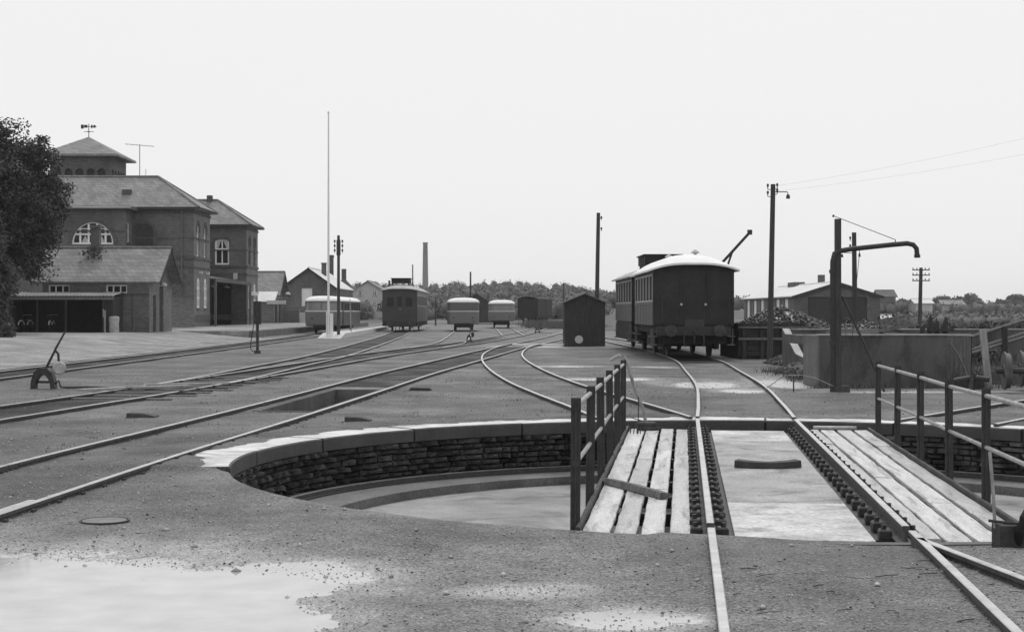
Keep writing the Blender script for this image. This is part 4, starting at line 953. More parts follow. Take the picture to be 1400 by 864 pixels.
hs=gable('white_house','pale rendered house with gabled roof and small attic windows','house',(-22.4,270,.3),R(90),12,6.0,5.1,6.85,M_cream,M_slate,
  [('left',1.3,4.2,.7,.9,'win','rect'),('left',3.9,4.2,.7,.9,'win','rect'),('left',3.9,2.6,.6,.8,'win','rect'),('left',4.6,1.6,1.0,1.2,'win','rect'),('left',1.0,1.6,1.0,1.2,'win','rect')],ov=.5,ovg=.4)
fcn=thing('factory_chimney','tall pale factory chimney rising beyond the old railcar','chimney',(-23.7,420,1.5)); MB().lathe([(.95,0),(.62,18.6),(.7,18.7),(.7,19.1),(.55,19.1)],20).build('stack',M_chimney,fcn,smooth=True)
mb=gable('goods_shed','small dark goods shed with dark roof behind the parked trailers','shed',(-2.6,232,.2),R(90),12,5.5,2.6,4.3,M_timberdk,M_slatedk,[('left',1.8,0,1.6,2.1,'gate','rect')],ov=.4,ovg=.4)
# engine shed on the right
es=gable('engine_shed','brick engine shed with pale low roof behind the coal heap','engine shed',(38.3,151,.25),R(90),33,8.4,3.1,4.4,M_brick,M_slatelt,
  [('left',1.3,0,5.8,2.9,'gate','rect')]+[('back',2.0+k*5.0,.55,2.3,2.2,'panel','rect') for k in range(6)],ov=.35,ovg=.3,barge=M_timberdk)
es.location=(27.9+8.3,151,.25)
MB().bx(9,9.8,3.6,4.2,3.9,5.3).build('chimney',M_brickdk,es); MB().bx(20,24,3.6,4.8,4.2,4.75).build('ridge_vent',M_slatedk,es)
# ------------------------------------------------------------------ platforms
pf=thing('station_platform','raised station platform with dark edge face','platform',(0,0,0))
MB().add([(-29,97,.5),(-16.6,97,.5),(-16.6,175,.5),(-29,175,.5),(-16.6,97,-.1),(-16.6,175,-.1),(-29,97,-.1)],[(0,1,2,3),(0,6,4,1)]).build('surface',M_yard,pf)
MB().bx(-16.62,-16.35,97,175,-.1,.47).build('edge',M_darkconc,pf)
ipf=thing('island_platform','low pale island platform with ramped end between railbus and railcar','platform',(0,0,0))
mb=MB(); mb.add([(-12.55,99,.0),(-10.95,98,.0),(-10.95,101,.30),(-12.55,102,.30),(-12.75,150,.30),(-11.9,150,.30),(-12.55,102,-.1),(-10.95,101,-.1),(-11.9,150,-.1),(-12.75,150,-.1),(-12.55,99,-.1),(-10.95,98,-.1)],
 [(0,1,2,3),(3,2,5,4),(1,7,2),(7,8,5,2),(0,3,6),(6,3,4,9),(4,5,8,9)]); mb.build('surface',M_concrete,ipf)
# ------------------------------------------------------------------ rolling stock
def wheel(mb,x,y,r=.46,w=.13):
    M=Matrix.Translation((x,y,r+.08))@Matrix.Rotation(R(90),4,'Y'); mb.lathe([(r+.03,-w/2),(r+.03,-w/2+.03),(r,-w/2+.035),(r,w/2),(r*.8,w/2+.01),(r*.75,w/2-.03),(.15,w/2-.03),(.12,w/2+.05)],20,M)
def buffers(par,zb,y,sgn):
    for s in (-1,1):
        M=Matrix.Translation((s*.87,y,zb))@Matrix.Rotation(R(90)*(1 if sgn<0 else -1),4,'X')
        MB().lathe([(.13,0),(.12,.25),(.07,.26),(.07,.46),(.215,.48),(.215,.51),(.1,.54)],20,M).build('buffer',M_post,par,smooth=True)
def rounded_plan(W,y0,y1,r,n=5):
    p=[]
    for cx,cy,a0 in ((W/2-r,y1-r,0),(-W/2+r,y1-r,90),(-W/2+r,y0+r,180),(W/2-r,y0+r,270)):
        for k in range(n+1): t=R(a0+90*k/n); p.append((cx+r*math.cos(t),cy+r*math.sin(t)))
    return p
def stack(mb,W,L,r,levels,cap=True):
    rings=[]; vs=[];fs=[]
    for z,ins in levels: rings.append([(x,y,z) for x,y in rounded_plan(W-2*ins,ins,L-ins,max(.05,r-ins*.5))])
    n=len(rings[0])
    for q in rings: vs+=q
    for i in range(len(rings)-1):
        for k in range(n): fs.append((i*n+k,i*n+(k+1)%n,(i+1)*n+(k+1)%n,(i+1)*n+k))
    if cap: fs+=[tuple(range(n-1,-1,-1)),tuple((len(rings)-1)*n+k for k in range(n))]
    mb.add(vs,fs)
def arc_roof(mb,W,y0,y1,ze,zc,ov=.12,n=14,t=.07,drop=.0):
    pts=[]; w=W/2+ov
    for k in range(n+1):
        a=-1+2*k/n; pts.append((a*w,ze+(zc-ze)*(1-abs(a)**2.3)))
    # cambered also at the ends
    ys=[y0,y0+.2,y0+.55,y0+1.1,y0+1.9,y1-1.9,y1-1.1,y1-.55,y1-.2,y1]; dz=[drop*q for q in (-.36,-.25,-.13,-.045,0,0,-.045,-.13,-.25,-.36)]
    vs=[];fs=[]
    for y,d in zip(ys,dz):
        for (x,z) in pts: vs.append((x,y,z+d*(1-(x/w)**2)))
    m=n+1
    for i in range(len(ys)-1):
        for k in range(n): fs.append((i*m+k,i*m+k+1,(i+1)*m+k+1,(i+1)*m+k))
    o=len(vs); vs+=[(x,y,z-t) for x,y,z in vs]
    for i in range(len(ys)-1):
        for k in range(n): fs.append((o+i*m+k+1,o+i*m+k,o+(i+1)*m+k,o+(i+1)*m+k+1))
    for k in range(n): fs.append((k+1,k,o+k,o+k+1)); b=(len(ys)-1)*m; fs.append((b+k,b+k+1,o+b+k+1,o+b+k))
    for i in range(len(ys)-1): fs.append((i*m,(i+1)*m,o+(i+1)*m,o+i*m)); q=i*m+n; fs.append((q+m,q,o+q,o+q+m))
    mb.add(vs,fs)
def old_coach(name,label,cat,loc,rz,L,W=2.9,zf=1.22,ze=3.2,zc=3.82,nwin=6,roof=M_roofwhite,box=False,frontwin=False,side=M_coachside,end=M_coachend,skirt=False,ladder=True,group=None,wz=(2.08,3.06),badge=False):
    c=thing(name,label,cat,loc,rz,group)
    F=faces(W,L,-W/2,0)
    pitch=(L-.5)/nwin; ww=pitch*.76
    hol=[rect(.25+pitch*k+(pitch-ww)/2,wz[0],ww,wz[1]-wz[0]) for k in range(nwin)]
    sd=MB(); [sd.panel([(0,zf),(L,zf),(L,ze),(0,ze)],hol,.06,F[k]) for k in ('left','right')]
    for k in range(nwin+1):                               # beading strips on the lower panels
        a=.25+pitch*k
        for f in ('left','right'): sd.bx(a-.025,a+.025,zf,wz[0]-.1,0,.012,F[f])
    for f in ('left','right'): sd.bx(0,L,wz[0]-.1,wz[0]-.04,0,.02,F[f])
    sd.build('side_panel',side,c)
    # window frames and panes
    for f in ('left','right'):
        for h in hol:
            (a,b),(a2,_),(_,b2),_=h
            wo=MB().panel(h,[rect(a+.035,b+.05,a2-a-.07,b2-b-.1)],.02,F[f]@Matrix.Translation((0,0,.008))).build('window',M_offwhite if roof is M_roofwhite else M_roofgrey,c)
            MB().panel(rect(a,b,a2-a,b2-b),[],.005,F[f]@Matrix.Translation((0,0,-.002))).build('pane',M_dark,wo)
    def endol(): return [(0,zf),(W,zf),(W,ze)]+[(W*(.5+.5*a),ze+(zc-ze-.32)*(1-abs(a)**2.3)) for a in (.8,.6,.4,.2,0,-.2,-.4,-.6,-.8)]+[(0,ze)]
    eh=[rect(.35,2.1,.7,.85),rect(1.2,2.1,.5,.95),rect(W-1.05,2.1,.7,.85)] if frontwin else []
    MB().panel(endol(),[],.05,F['back']@Matrix.Translation((0,0,.02))).build('end_panel',end,c); e=MB().panel(endol(),eh,.05,F['front']@Matrix.Translation((0,0,.02)))
    for a in (.02,W*.33,W*.66,W-.08): e.bx(a,a+.06,zf,ze-.02,0.02,.045,F['front'])
    e.bx(0,W,zf+.05,zf+.14,.0201,.05,F['front']); e.bx(.1,W-.1,2.02,2.08,.0201,.04,F['front']); e.build('end_panel',end,c)
    for h in eh:
        (a,b),(a2,_),(_,b2),_=h
        wo=MB().panel(h,[rect(a+.05,b+.05,a2-a-.1,b2-b-.1)],.03,F['front']).build('window',end,c); MB().panel(h,[],.005,F['front']@Matrix.Translation((0,0,-.03))).build('pane',M_glass,wo)
    r=MB(); arc_roof(r,W,-.28,L+.28,ze+.02,zc,ov=.17,drop=1); ro=r.build('roof',roof,c,smooth=True)
    MB().lathe([(.05,0),(.05,.05),(.16,.08),(.16,.1),(.03,.2)],12,Matrix.Translation((.25,1.6,zc-.02))).build('ventilator',M_roofgrey,ro)
    if L>6: MB().lathe([(.05,0),(.05,.05),(.16,.08),(.16,.1),(.03,.2)],12,Matrix.Translation((-.25,L-2,zc-.02))).build('ventilator',M_roofgrey,ro)
    # interior partitions so the windows do not look straight through
    MB().bx(-.04,.04,.3,L-.3,zf+.1,zc-.2).build('partition',M_dark,c); MB().bx(-W/2+.08,W/2-.08,.1,L-.1,zf-.02,zf+.06).build('floor',M_dark,c)
    # underframe
    u=MB().bx(-W/2+.15,W/2-.15,.02,L-.02,zf-.28,zf-.03); u.bx(-.5,.5,1.2,L-1.2,.5,zf-.28); u.bx(-1.15,1.15,2.5,L-2.5,.42,zf-.28); u.bx(-1.2,1.2,.25,.45,.55,zf-.3); u.build('underframe',M_under,c)
    if skirt: MB().bx(-W/2+.02,W/2-.02,.6,L-.4,.5,zf-.005).build('skirt',M_under,c)
    MB().bx(-W/2+.12,W/2-.12,-.12,.02,zf-.36,zf-.02).build('headstock',M_iron,c); MB().bx(-W/2+.12,W/2-.12,L-.02,L+.12,zf-.36,zf-.02).build('headstock',M_iron,c)
    buffers(c,zf-.18,-.1,-1); buffers(c,zf-.18,L+.1,1)
    for y in (1.55,L-1.55):
        ws=MB(); wheel(ws,-.75,y); wheel(ws,.75,y); ws.tube([(-.9,y,.54),(.9,y,.54)],.07,8); ws.build('wheelset',M_iron,c)
        for s in (-1,1):
            MB().bx(s*.95-.04,s*.95+.04,y-.42,y-.1,.35,zf-.28).bx(s*.95-.04,s*.95+.04,y+.1,y+.42,.35,zf-.28).bx(s*1.0-.07,s*1.0+.07,y-.13,y+.13,.42,.68).tube([(s*1.0,y-.75,zf-.4),(s*1.0,y-.3,.74),(s*1.0,y+.3,.74),(s*1.0,y+.75,zf-.4)],.04,6).build('axle_guard',M_iron,c)
    for y in (.6,L-.6):
        for s in (-1,1): MB().bx(s*(W/2-.05)-.14,s*(W/2-.05)+.14,y-.3,y+.3,.5,.54).bx(s*(W/2-.05)-.14,s*(W/2-.05)+.14,y-.3,y+.3,.8,.84).bx(s*(W/2)-.02,s*(W/2)+.02,y-.28,y-.24,.5,zf-.1).bx(s*(W/2)-.02,s*(W/2)+.02,y+.24,y+.28,.5,zf-.1).build('step',M_timber,c)
    cp=MB().tube([(0,-.1,zf-.2),(0,-.3,zf-.22),(0,-.33,zf-.45),(0,-.25,zf-.62)],.035,8).tube([(-.35,-.12,zf-.3),(-.36,-.2,zf-.6),(-.3,-.18,zf-.75)],.03,6).tube([(.35,-.12,zf-.3),(.36,-.2,zf-.6),(.3,-.18,zf-.75)],.03,6); cp.build('coupling',M_iron,c)
    if ladder:
        for x in (-W/2+.32,W/2-.18): MB().tube([(x,-.03,zf+.02),(x,-.1,zf+.1),(x,-.1,zf+.95),(x,-.03,zf+1.02)],.018,6).build('handrail',M_castiron,c)
        MB().bx(-.33,.36,-.14,-.10,zf-.05,zf+.22).build('fall_plate',M_post,c)
        for x in (-.45,.42): MB().lathe([(.05,0),(.05,.05),(.02,.07)],8,Matrix.Translation((x,-.08,zf+.75))@Matrix.Rotation(R(90),4,'X')).build('lamp_bracket',M_roofgrey,c)
    if box:
        bb=MB().bx(-.78,.78,.9,.9+box,zc+.10,zc+.48).bx(-.85,.85,.85,.95+box,zc+.48,zc+.53)
        for x in (-.7,.7): bb.bx(x-.05,x+.05,1.0,1.1,zc-.25,zc+.12)
        bb.build('roof_radiator',M_under,c)
        MB().tube([(-.95,.8,zc-.3),(-.95,.8,zc+.32)],.09,8).build('exhaust',M_iron,c); MB().tube([(.2,.3,zc-.05),(.2,.3,zc+.25)],.03,6).build('horn',M_iron,c)
    if badge: MB().lathe([(.13,0),(.11,.03)],16,Matrix.Translation((.05,-.03,1.95))@Matrix.Rotation(R(90),4,'X')).build('badge',M_timber,c)
    return c
old_coach('passenger_coach','dark four-wheeled wooden coach with white roof and blank end','coach',(6.5,55,0),0,8.2)
old_coach('motor_coach','dark motor coach with roof radiator coupled behind the white-roofed wooden coach','motor coach',(6.53,65.2,0),R(.8),8.4,zf=1.3,nwin=6,roof=M_roofgrey,box=3.2,skirt=True,zc=3.66)
old_coach('railcar','old dark railcar with pale roof and roof radiators beside island platform','railcar',(-9.5,130,0),R(0),15.5,W=2.95,zf=.85,ze=3.5,zc=4.05,nwin=11,roof=M_roofgrey,box=2.2,frontwin=True,skirt=True,ladder=False,wz=(2.2,3.1),badge=True,side=mat('railcar_side',.13,.12,1,.5),end=mat('railcar_end',.055,.25,1.2,.6))
def railbus(name,label,loc,rz,L,W,body,low,win,endwins,mirror=False,cat='railbus',wins=7,skirtz=.62,ph=3.1,group=None,half=False):
    b=thing(name,label,cat,loc,rz,group)
    bw=MB(); stack(bw,W,L,.38,[(skirtz,.10),(skirtz+.06,.03),(1.3,0),(1.72,0)]); bo=bw.build('body',body,b,smooth=True)
    st_=MB(); stack(st_,W,L,.38,[(1.72,-.012),(1.775,-.012)]); st_.build('waist_stripe',M_white,b,smooth=True)
    up=MB(); stack(up,W,L,.38,[(1.775,0),(2.4,.035)]); up.build('window_band',win,b,smooth=True)
    lt=MB(); stack(lt,W,L,.38,[(2.4,.02),(2.47,.01),(2.5,.02)]); lt.build('cantrail',body,b,smooth=True)
    rf=MB(); stack(rf,W,L,.38,[(2.501,-.03),(2.56,-.03),(2.7,.08),(2.82,.3),(2.89,.65),(2.91,1.0)]); rf.build('roof',M_roofwhite,b,smooth='all')
    # side pillars
    for k in range(wins+1):
        y=.42+(L-.84)*k/wins
        for s in (-1,1): MB().bx(s*(W/2-.012)-.022,s*(W/2-.012)+.022,y-.07,y+.07,1.775,2.42).build('pillar',body,b)
    for k in range(wins):
        y0_=.42+(L-.84)*k/wins+.07; y1_=.42+(L-.84)*(k+1)/wins-.07
        for s in (-1,1): MB().bx(s*(W/2-.014)-.012,s*(W/2-.014)+.012,y0_,y1_,1.83,2.36).build('window',M_glass,b)
    for x in endwins: MB().bx(x-.035,x+.035,-.012,.05,1.775,2.42).build('pillar',body,b)
    for s in (-1,1):
        MB().bx(s*W/2-.012,s*W/2+.012,1.1,1.95,skirtz+.05,2.42).build('door',low,b)
    u=MB().bx(-.75,.75,.5,L-.5,.35,skirtz+.05)
    for y in (2.0,L-2.0): wheel(u,-.75,y,.36); wheel(u,.75,y,.36)
    u.build('running_gear',M_under,b)
    MB().bx(-.7,.7,-.12,.1,.5,.72).build('bumper',M_under,b); 
    for s in (-1,1): MB().lathe([(.06,0),(.06,.02)],12,Matrix.Translation((s*.8,-.01,1.2))@Matrix.Rotation(R(90),4,'X')).build('lamp',M_glass,b)
    return b
railbus('railbus','railbus with pale waist stripe and dark door at the station platform','x' and (-14.3,116,0),R(-.3),14.5,2.75,M_bus,M_coachend,M_buswin,(-.1,),wins=8)
railbus('railbus_trailer','parked trailer with blank end and white rounded roof','x' and (-4.2,132,0),R(1.2),11,2.75,M_trailer,M_bus,mat('trailer_end',.10,.1,1,.4),(),cat='trailer')
railbus('railbus_trailer','parked trailer with two end windows beside dark goods wagons','x' and (-1.05,157,0),R(1.0),11,2.7,M_trailer,M_bus,M_buswin,(0,-.9,.9),cat='trailer',skirtz=.75)
def goods(loc,rz,label,L=6,W=2.7,H=2.35,m=M_timberdk):
    g=thing('goods_wagon',label,'wagon',loc,rz,'goods wagons standing beyond the trailers')
    b=MB().bx(-W/2,W/2,0,L,1.1,1.1+H)
    b.build('body',m,g); r=MB(); arc_roof(r,W,-.1,L+.1,1.1+H,1.35+H,ov=.05,n=8); r.build('roof',M_roofgrey if False else M_under,g)
    for k in range(7):
        MB().bx(-W/2-.03,W/2+.03,L*k/6-.04,L*k/6+.04,1.05,1.1+H).build('stanchion',M_under,g)
    MB().bx(-W/2+.1,W/2-.1,-.1,L+.1,.85,1.098).build('underframe',M_under,g)
    
    for y in (1.2,L-1.2): u=MB(); wheel(u,-.75,y,.42); wheel(u,.75,y,.42); u.tube([(-.8,y,.5),(.8,y,.5)],.07,6); u.build('wheelset',M_under,g)
    return g
goods((2.1,205,0),R(-9),'dark box wagon with ribbed sides, next to the trailer with two end windows',7)
goods((3.3,213.5,0),R(-9),'dark box wagon partly hidden behind another ribbed box wagon',7)

# ------------------------------------------------------------------ wooden hut and its disc
hu=thing('wooden_hut','small dark boarded hut with pitched roof standing between the tracks','hut',(2.62,76.8,0))
W,D=2.04,2.3; F=faces(W,D); 
bm_=MB()
for k in range(14):
    a0=W*k/14+.004; a1=W*(k+1)/14-.004; pr=random.uniform(0,.012)
    f=lambda a:2.22+.40*(1-abs(a-W/2)/(W/2))
    bm_.prism([(a0,-.1),(a1,-.1),(a1,f(a1)),(a0,f(a0))],-pr-.02,.03,'y').build('board',M_timberdk,hu) if False else MB().prism([(a0,-.1),(a1,-.1),(a1,f(a1)),(a0,f(a0))],-pr-.02,.03,'y').build('board',M_timberdk,hu)
mb=MB(); mb.bx(0,.06,.03,D,-.1,2.2); mb.bx(W-.06,W,.03,D,-.1,2.2); mb.prism([(0,-.1),(W,-.1),(W,2.2),(W/2,2.6),(0,2.2)],D-.05,D); mb.build('wall',M_timberdk,hu)
mb=MB(); slab(mb,(-.1,-.14,2.18),(W/2,-.14,2.64),(W/2,D+.1,2.64),(-.1,D+.1,2.18),.05); slab(mb,(W/2,-.14,2.64),(W+.1,-.14,2.18),(W+.1,D+.1,2.18),(W/2,D+.1,2.64),.05); mb.build('roof',M_timber,hu)
sg=thing('white_disc_marker','white round disc on a short post in front of the hut','marker',(3.32,76.2,0))
MB().lathe([(.2,0),(.2,.03)],24,Matrix.Translation((0,-.03,.34))@Matrix.Rotation(R(90),4,'X')).build('disc',M_offwhite,sg); MB().bx(-.03,.03,0,.05,-.1,.5).build('post',M_iron,sg)

# ------------------------------------------------------------------ poles
def pole(name,label,base,top,r0,r1,lean=0.0,group=None,m=M_pole):
    p=thing(name,label,'pole',base,0,group); h=top-base[2]
    MB().tube([(0,0,-.3),(lean*.5,0,h*.5),(lean,0,h)],r0,10,r1).build('shaft',m,p,smooth=True); return p,h
def insul(par,x,z,s=1): MB().lathe([(.015,-.1*s),(.02,0),(.05*s,.01),(.05*s,.07*s),(.03*s,.12*s)],8,Matrix.Translation((x,0,z))).build('insulator',M_castiron,par)
p,h=pole('lamp_pole','tall timber pole with bracket lamp beside the coal stage',(8.77,52.3,0),6.05,.105,.08,lean=.12)
for s,z in ((-1,-.18),(-1,-.42),(1,-.16),(1,-.34)): MB().tube([(.1,0,h+z),(.1+s*.16,0,h+z),(.1+s*.16,0,h+z+.1)],.014,5).build('bracket',M_iron,p); insul(p,.1+s*.16,h+z+.1,.8)
la=MB().tube([(.15,0,h-.26),(.6,0,h-.26),(.63,0,h-.32)],.018,6).build('lamp_arm',M_iron,p); MB().lathe([(.07,-.16),(.06,-.05),(.02,0)],10,Matrix.Translation((.63,0,h-.33))).build('lamp_shade',M_castiron,la)
p,h=pole('telegraph_pole','bare timber pole standing directly behind the wooden hut',(4.55,83,0),7.05,.13,.10,lean=.12)
insul(p,.28,h-.3); insul(p,.28,h-.9); MB().tube([(.12,0,h-.35),(.28,0,h-.3)],.014,5).build('bracket',M_iron,p)
p,h=pole('telegraph_pole','slender lamp pole seen past the water crane post',(13.3,59.5,0),4.78,.11,.085,lean=-.05)
insul(p,-.2,h-.25,.8); insul(p,-.2,h-.55,.8); MB().tube([(-.06,0,h-.8),(-.5,0,h-.78),(-.52,0,h-.85)],.013,5).build('lamp_arm',M_iron,p); MB().lathe([(.06,-.12),(.05,-.04),(.02,0)],8,Matrix.Translation((-.52,0,h-.84))).build('lamp_shade',M_castiron,p)
p,h=pole('telegraph_pole','telegraph pole with three crossarms among the far bushes',(24.4,92,.2),4.35,.13,.10,lean=.1)
for z in (-.14,-.45,-.78):
    MB().bx(-.42,.62,-.04,.04,h+z-.03,h+z+.03).build('crossarm',M_pole,p)
    for x in (-.38,-.15,.35,.58): insul(p,x,h+z+.05,.7)
p,h=pole('telegraph_pole','timber pole with insulator cluster next to the white flagpole',(-11.35,100.5,0),6.7,.11,.09)
for s in (-1,1): MB().bx(s*.1-.03,s*.1+.03,-.05,.05,h-1.3,h-.3).build('bracket',M_pole,p); [insul(p,s*.25,h-z,1.3) for z in (.45,.75,1.05)]
fp=thing('flagpole','very tall white flagpole with boxed base near the railbus','flagpole',(-11.95,100,0))
MB().tube([(0,0,.2),(0,0,14.6)],.085,10,.045).build('shaft',M_white,fp,smooth=True); MB().lathe([(.03,14.58),(.08,14.66),(.03,14.76)],10).build('finial',M_white,fp); MB().bx(.1,.3,-.1,.1,-.2,1.62).bx(-.14,-.08,-.1,.1,-.2,1.7).build('base_box',M_white,fp)
p,h=pole('marker_pole','thin pale pole leaning on the island platform',(-11.3,108,.25),2.6,.045,.03,lean=-.1,m=M_timberlt)
for (x,Y,tp,lab) in ((-13.9,215,8.3,'far dark pole beside the pale gabled house'),(-4.05,150,5.6,'thin dark pole behind the plain-backed trailer'),(-9.2,185,3.2,'short dark post behind the old railcar'),(-6.3,175,3.0,'short dark post between railcar and trailer'),(6.4,190,5.3,'far slender pole standing beyond the goods wagons')):
    pole('telegraph_pole',lab,(x,Y,0),tp,.11,.08)
# pump/phone post with cable loop by the yard
pb=thing('fuel_post','dark metal post with tall box and hanging cable beside the platform track','post',(*GP(352,483)[:2],0))
MB().bx(-.055,.055,-.04,.04,-.1,1.25).build('post',M_post,pb); MB().bev(-.15,.15,-.12,.12,1.2,2.15,.02).build('box',M_timberdk,pb)
MB().tube([(-.14,0,1.25),(-.2,0,.9),(-.27,0,.45),(-.28,0,.2),(-.2,0,.08),(-.05,-.03,.1)],.018,6).build('cable',M_under,pb,smooth=True); MB().bev(-.12,.12,-.1,.1,-.05,.12,.02).build('foot',M_castiron,pb)
# ------------------------------------------------------------------ point levers
def lever(loc,label,sc=1,big=True,group=None):
    l=thing('point_lever',label,'point lever',loc,0,group)
    pts=[(-.27,0,-.05),(-.26,0,.15),(-.2,0,.36),(-.08,0,.46),(.08,0,.46),(.2,0,.36),(.26,0,.15),(.27,0,-.05)]
    a=MB(); n=len(pts); vs=[];fs=[]
    for i,p in enumerate(pts):
        k=math.hypot(p[0],p[2]-.1) or 1
        q=(p[0]*.66,p[2]-.06 if p[2]<.3 else p[2]-.15)
        vs+=[(p[0],-.12,p[2]),(p[0],.12,p[2]),(q[0],.12,q[1]),(q[0],-.12,q[1])]
    for i in range(n-1):
        for q in range(4): A=i*4; fs.append((A+q,A+(q+1)%4,A+4+(q+1)%4,A+4+q))
    fs+=[(3,2,1,0),tuple((n-1)*4+q for q in range(4))]
    a.add(vs,fs).build('stand',M_iron,l,smooth=True)
    MB().bx(-.18,.18,-.03,.03,.12,.17).tube([(.25,0,.1),(.33,0,.18),(.38,0,.03),(.5,0,.02)],.022,6).tube([(.45,0,.02),(1.0,-.03,.03),(1.5,-.05,.02)],.025,6).build('rod',M_iron,l)
    MB().tube([(-.0,0,.35),(.28,0,.92),(.48,0,1.28)],.032,8,.02).build('handle',M_iron,l,smooth=True)
    MB().tube([(.24,0,.86),(.32,0,.78),(.34,0,.55)],.028,6).build('weight_arm',M_iron,l)
    M=Matrix.Translation((.36,-.05,.46))@Matrix.Rotation(R(18),4,'Z')@Matrix.Rotation(R(90),4,'X')
    MB().lathe([(.03,-.09),(.12,-.09),(.145,-.07),(.145,.06),(.125,.09),(.04,.1)],24,M).build('weight',M_canvas if big else M_iron,l,smooth=True)
    return l
g=GP(60,531); lever((g.x,g.y,0),'iron point lever with pale round weight in the gravel yard')
o=lever((-2.35,84,0),'small dark point lever by the plain-backed trailer track',big=False); o.scale=(.55,.6,1.0)
o=lever((2.0,121,0),'far small point lever near the trailer with two end windows',big=False); o.scale=(.8,.8,.9)
# ------------------------------------------------------------------ water crane
wc=thing('water_crane','tall iron water crane with swivelling overhead pipe arm','water crane',(6.98,33.2,0))
k_=33.2/2100
MB().bx(.0,.125,-.06,.06,-.2,3.72).build('post',M_pole,wc)
MB().tube([(-.065,-.05,-.1),(-.065,-.05,2.55),(-.06,-.05,2.8),(-.02,-.05,2.97),(.1,-.05,3.03),(.35,-.05,3.07),(1.2,-.05,3.16),(1.55,-.05,3.19),(1.68,-.05,3.16),(1.75,-.05,3.08),(1.765,-.05,2.92)],.054,12).build('arm_pipe',M_iron,wc,smooth=True)

for (r_,x_,z_) in ((.072,-.065,2.55),(.066,1.765,2.88),(.072,-.065,1.0)): MB().lathe([(r_,0),(r_,.07)],14,Matrix.Translation((x_,-.05,z_))).build('collar',M_castiron,wc)
MB().tube([(-.02,0,3.78),(.09,0,3.74),(1.3,-.03,3.27)],.008,6).tube([(1.3,-.03,3.27),(1.3,-.03,3.12)],.01,6).tube([(-.02,0,3.78),(-.05,0,3.79)],.03,6).build('stay_rod',M_iron,wc)
MB().tube([(.52,-.05,3.08),(.52,-.05,2.98),(.4,-.1,1.9),(.36,-.1,1.2)],.007,5).lathe([(.03,-.08),(.015,0)],8,Matrix.Translation((.52,-.05,2.98))).build('pull_chain',M_iron,wc)
MB().tube([(.16,.0,2.05),(.62,-.1,1.0),(1.02,-.2,0.0)],.028,8).build('brace',M_iron,wc)
MB().tube([(.18,0,1.6),(.3,-.1,.7),(.45,-.2,.02)],.006,4).build('guy_wire',M_iron,wc)
MB().bx(-.05,.3,-.12,.2,-.1,.12).build('foot',M_castiron,wc)
# hose peg and hose on the ground
hp=thing('hose_peg','short iron peg with a loose hose draped from the water crane foot','peg',(6.05,33.0,0)); MB().tube([(0,0,-.1),(0,0,.34)],.016,6).build('peg',M_iron,hp); MB().tube([(-.6,.3,.02),(-.2,.05,.34),(.15,0,.36),(.45,0,.3),(.85,.0,.12)],.01,5).build('hose',M_pipe,hp)
# ------------------------------------------------------------------ overhead wires
def wire(a,b,sag,label):
    pts=[]; 
    for k in range(17): t=k/16; p=Vector(a).lerp(Vector(b),t); p.z-=sag*4*t*(1-t); pts.append(p)
    o=MB().tube(pts,.0018,4).build('overhead_wire',M_iron); tag(o,label,'wire')
wire((9.05,52.3,6.0),(22,40,8.6),.35,'upper thin wire running from the lamp pole over the water crane'); wire((9.05,52.3,5.82),(22.5,40,7.9),.35,'lower thin wire running from the lamp pole over the water crane')

# ------------------------------------------------------------------ coal stage, jib, bunkers
jb=thing('coal_jib','wooden loading jib of the coal stage rising behind the coach','jib',(9.3,70,0))
MB().bx(-.12,.12,-.12,.12,0,4.0).build('mast',M_timberdk,jb); a_=Vector((.1,0,3.75)); b_=WP(1025,318,70)-Vector((9.3,70,0))
MB().tube([a_,b_],.07,6).build('boom',M_timberdk,jb); MB().tube([(.45,0,3.6),a_.lerp(b_,.45)],.05,6).build('strut',M_timberdk,jb); MB().bx(b_.x-.1,b_.x+.1,b_.y-.1,b_.y+.1,b_.z-.1,b_.z+.12).build('head',M_iron,jb)
cs=thing('coal_stage','dark timber coal staging wall beside the coach','coal stage',(8.2,55.5,0)); MB().bx(0,2.4,.06,.2,-.1,1.3).build('backing',M_timberdk,cs); MB().bx(0,.15,.2,5,-.1,1.3).build('side_boarding',M_timberdk,cs)
for k in range(6): MB().bx(0,2.4,-.05,.05,.12+k*.2,.30+k*.2).build('beam',M_timberdk,cs)
for x in (.1,.75,1.5,2.2): MB().bx(x,x+.14,-.18,-.052,-.1,1.35).build('upright',M_timberdk,cs)
MB().bx(-.05,2.5,-.25,-.19,.7,.78).bx(-.05,2.5,-.25,-.19,1.12,1.18).build('rail',M_timber,cs)
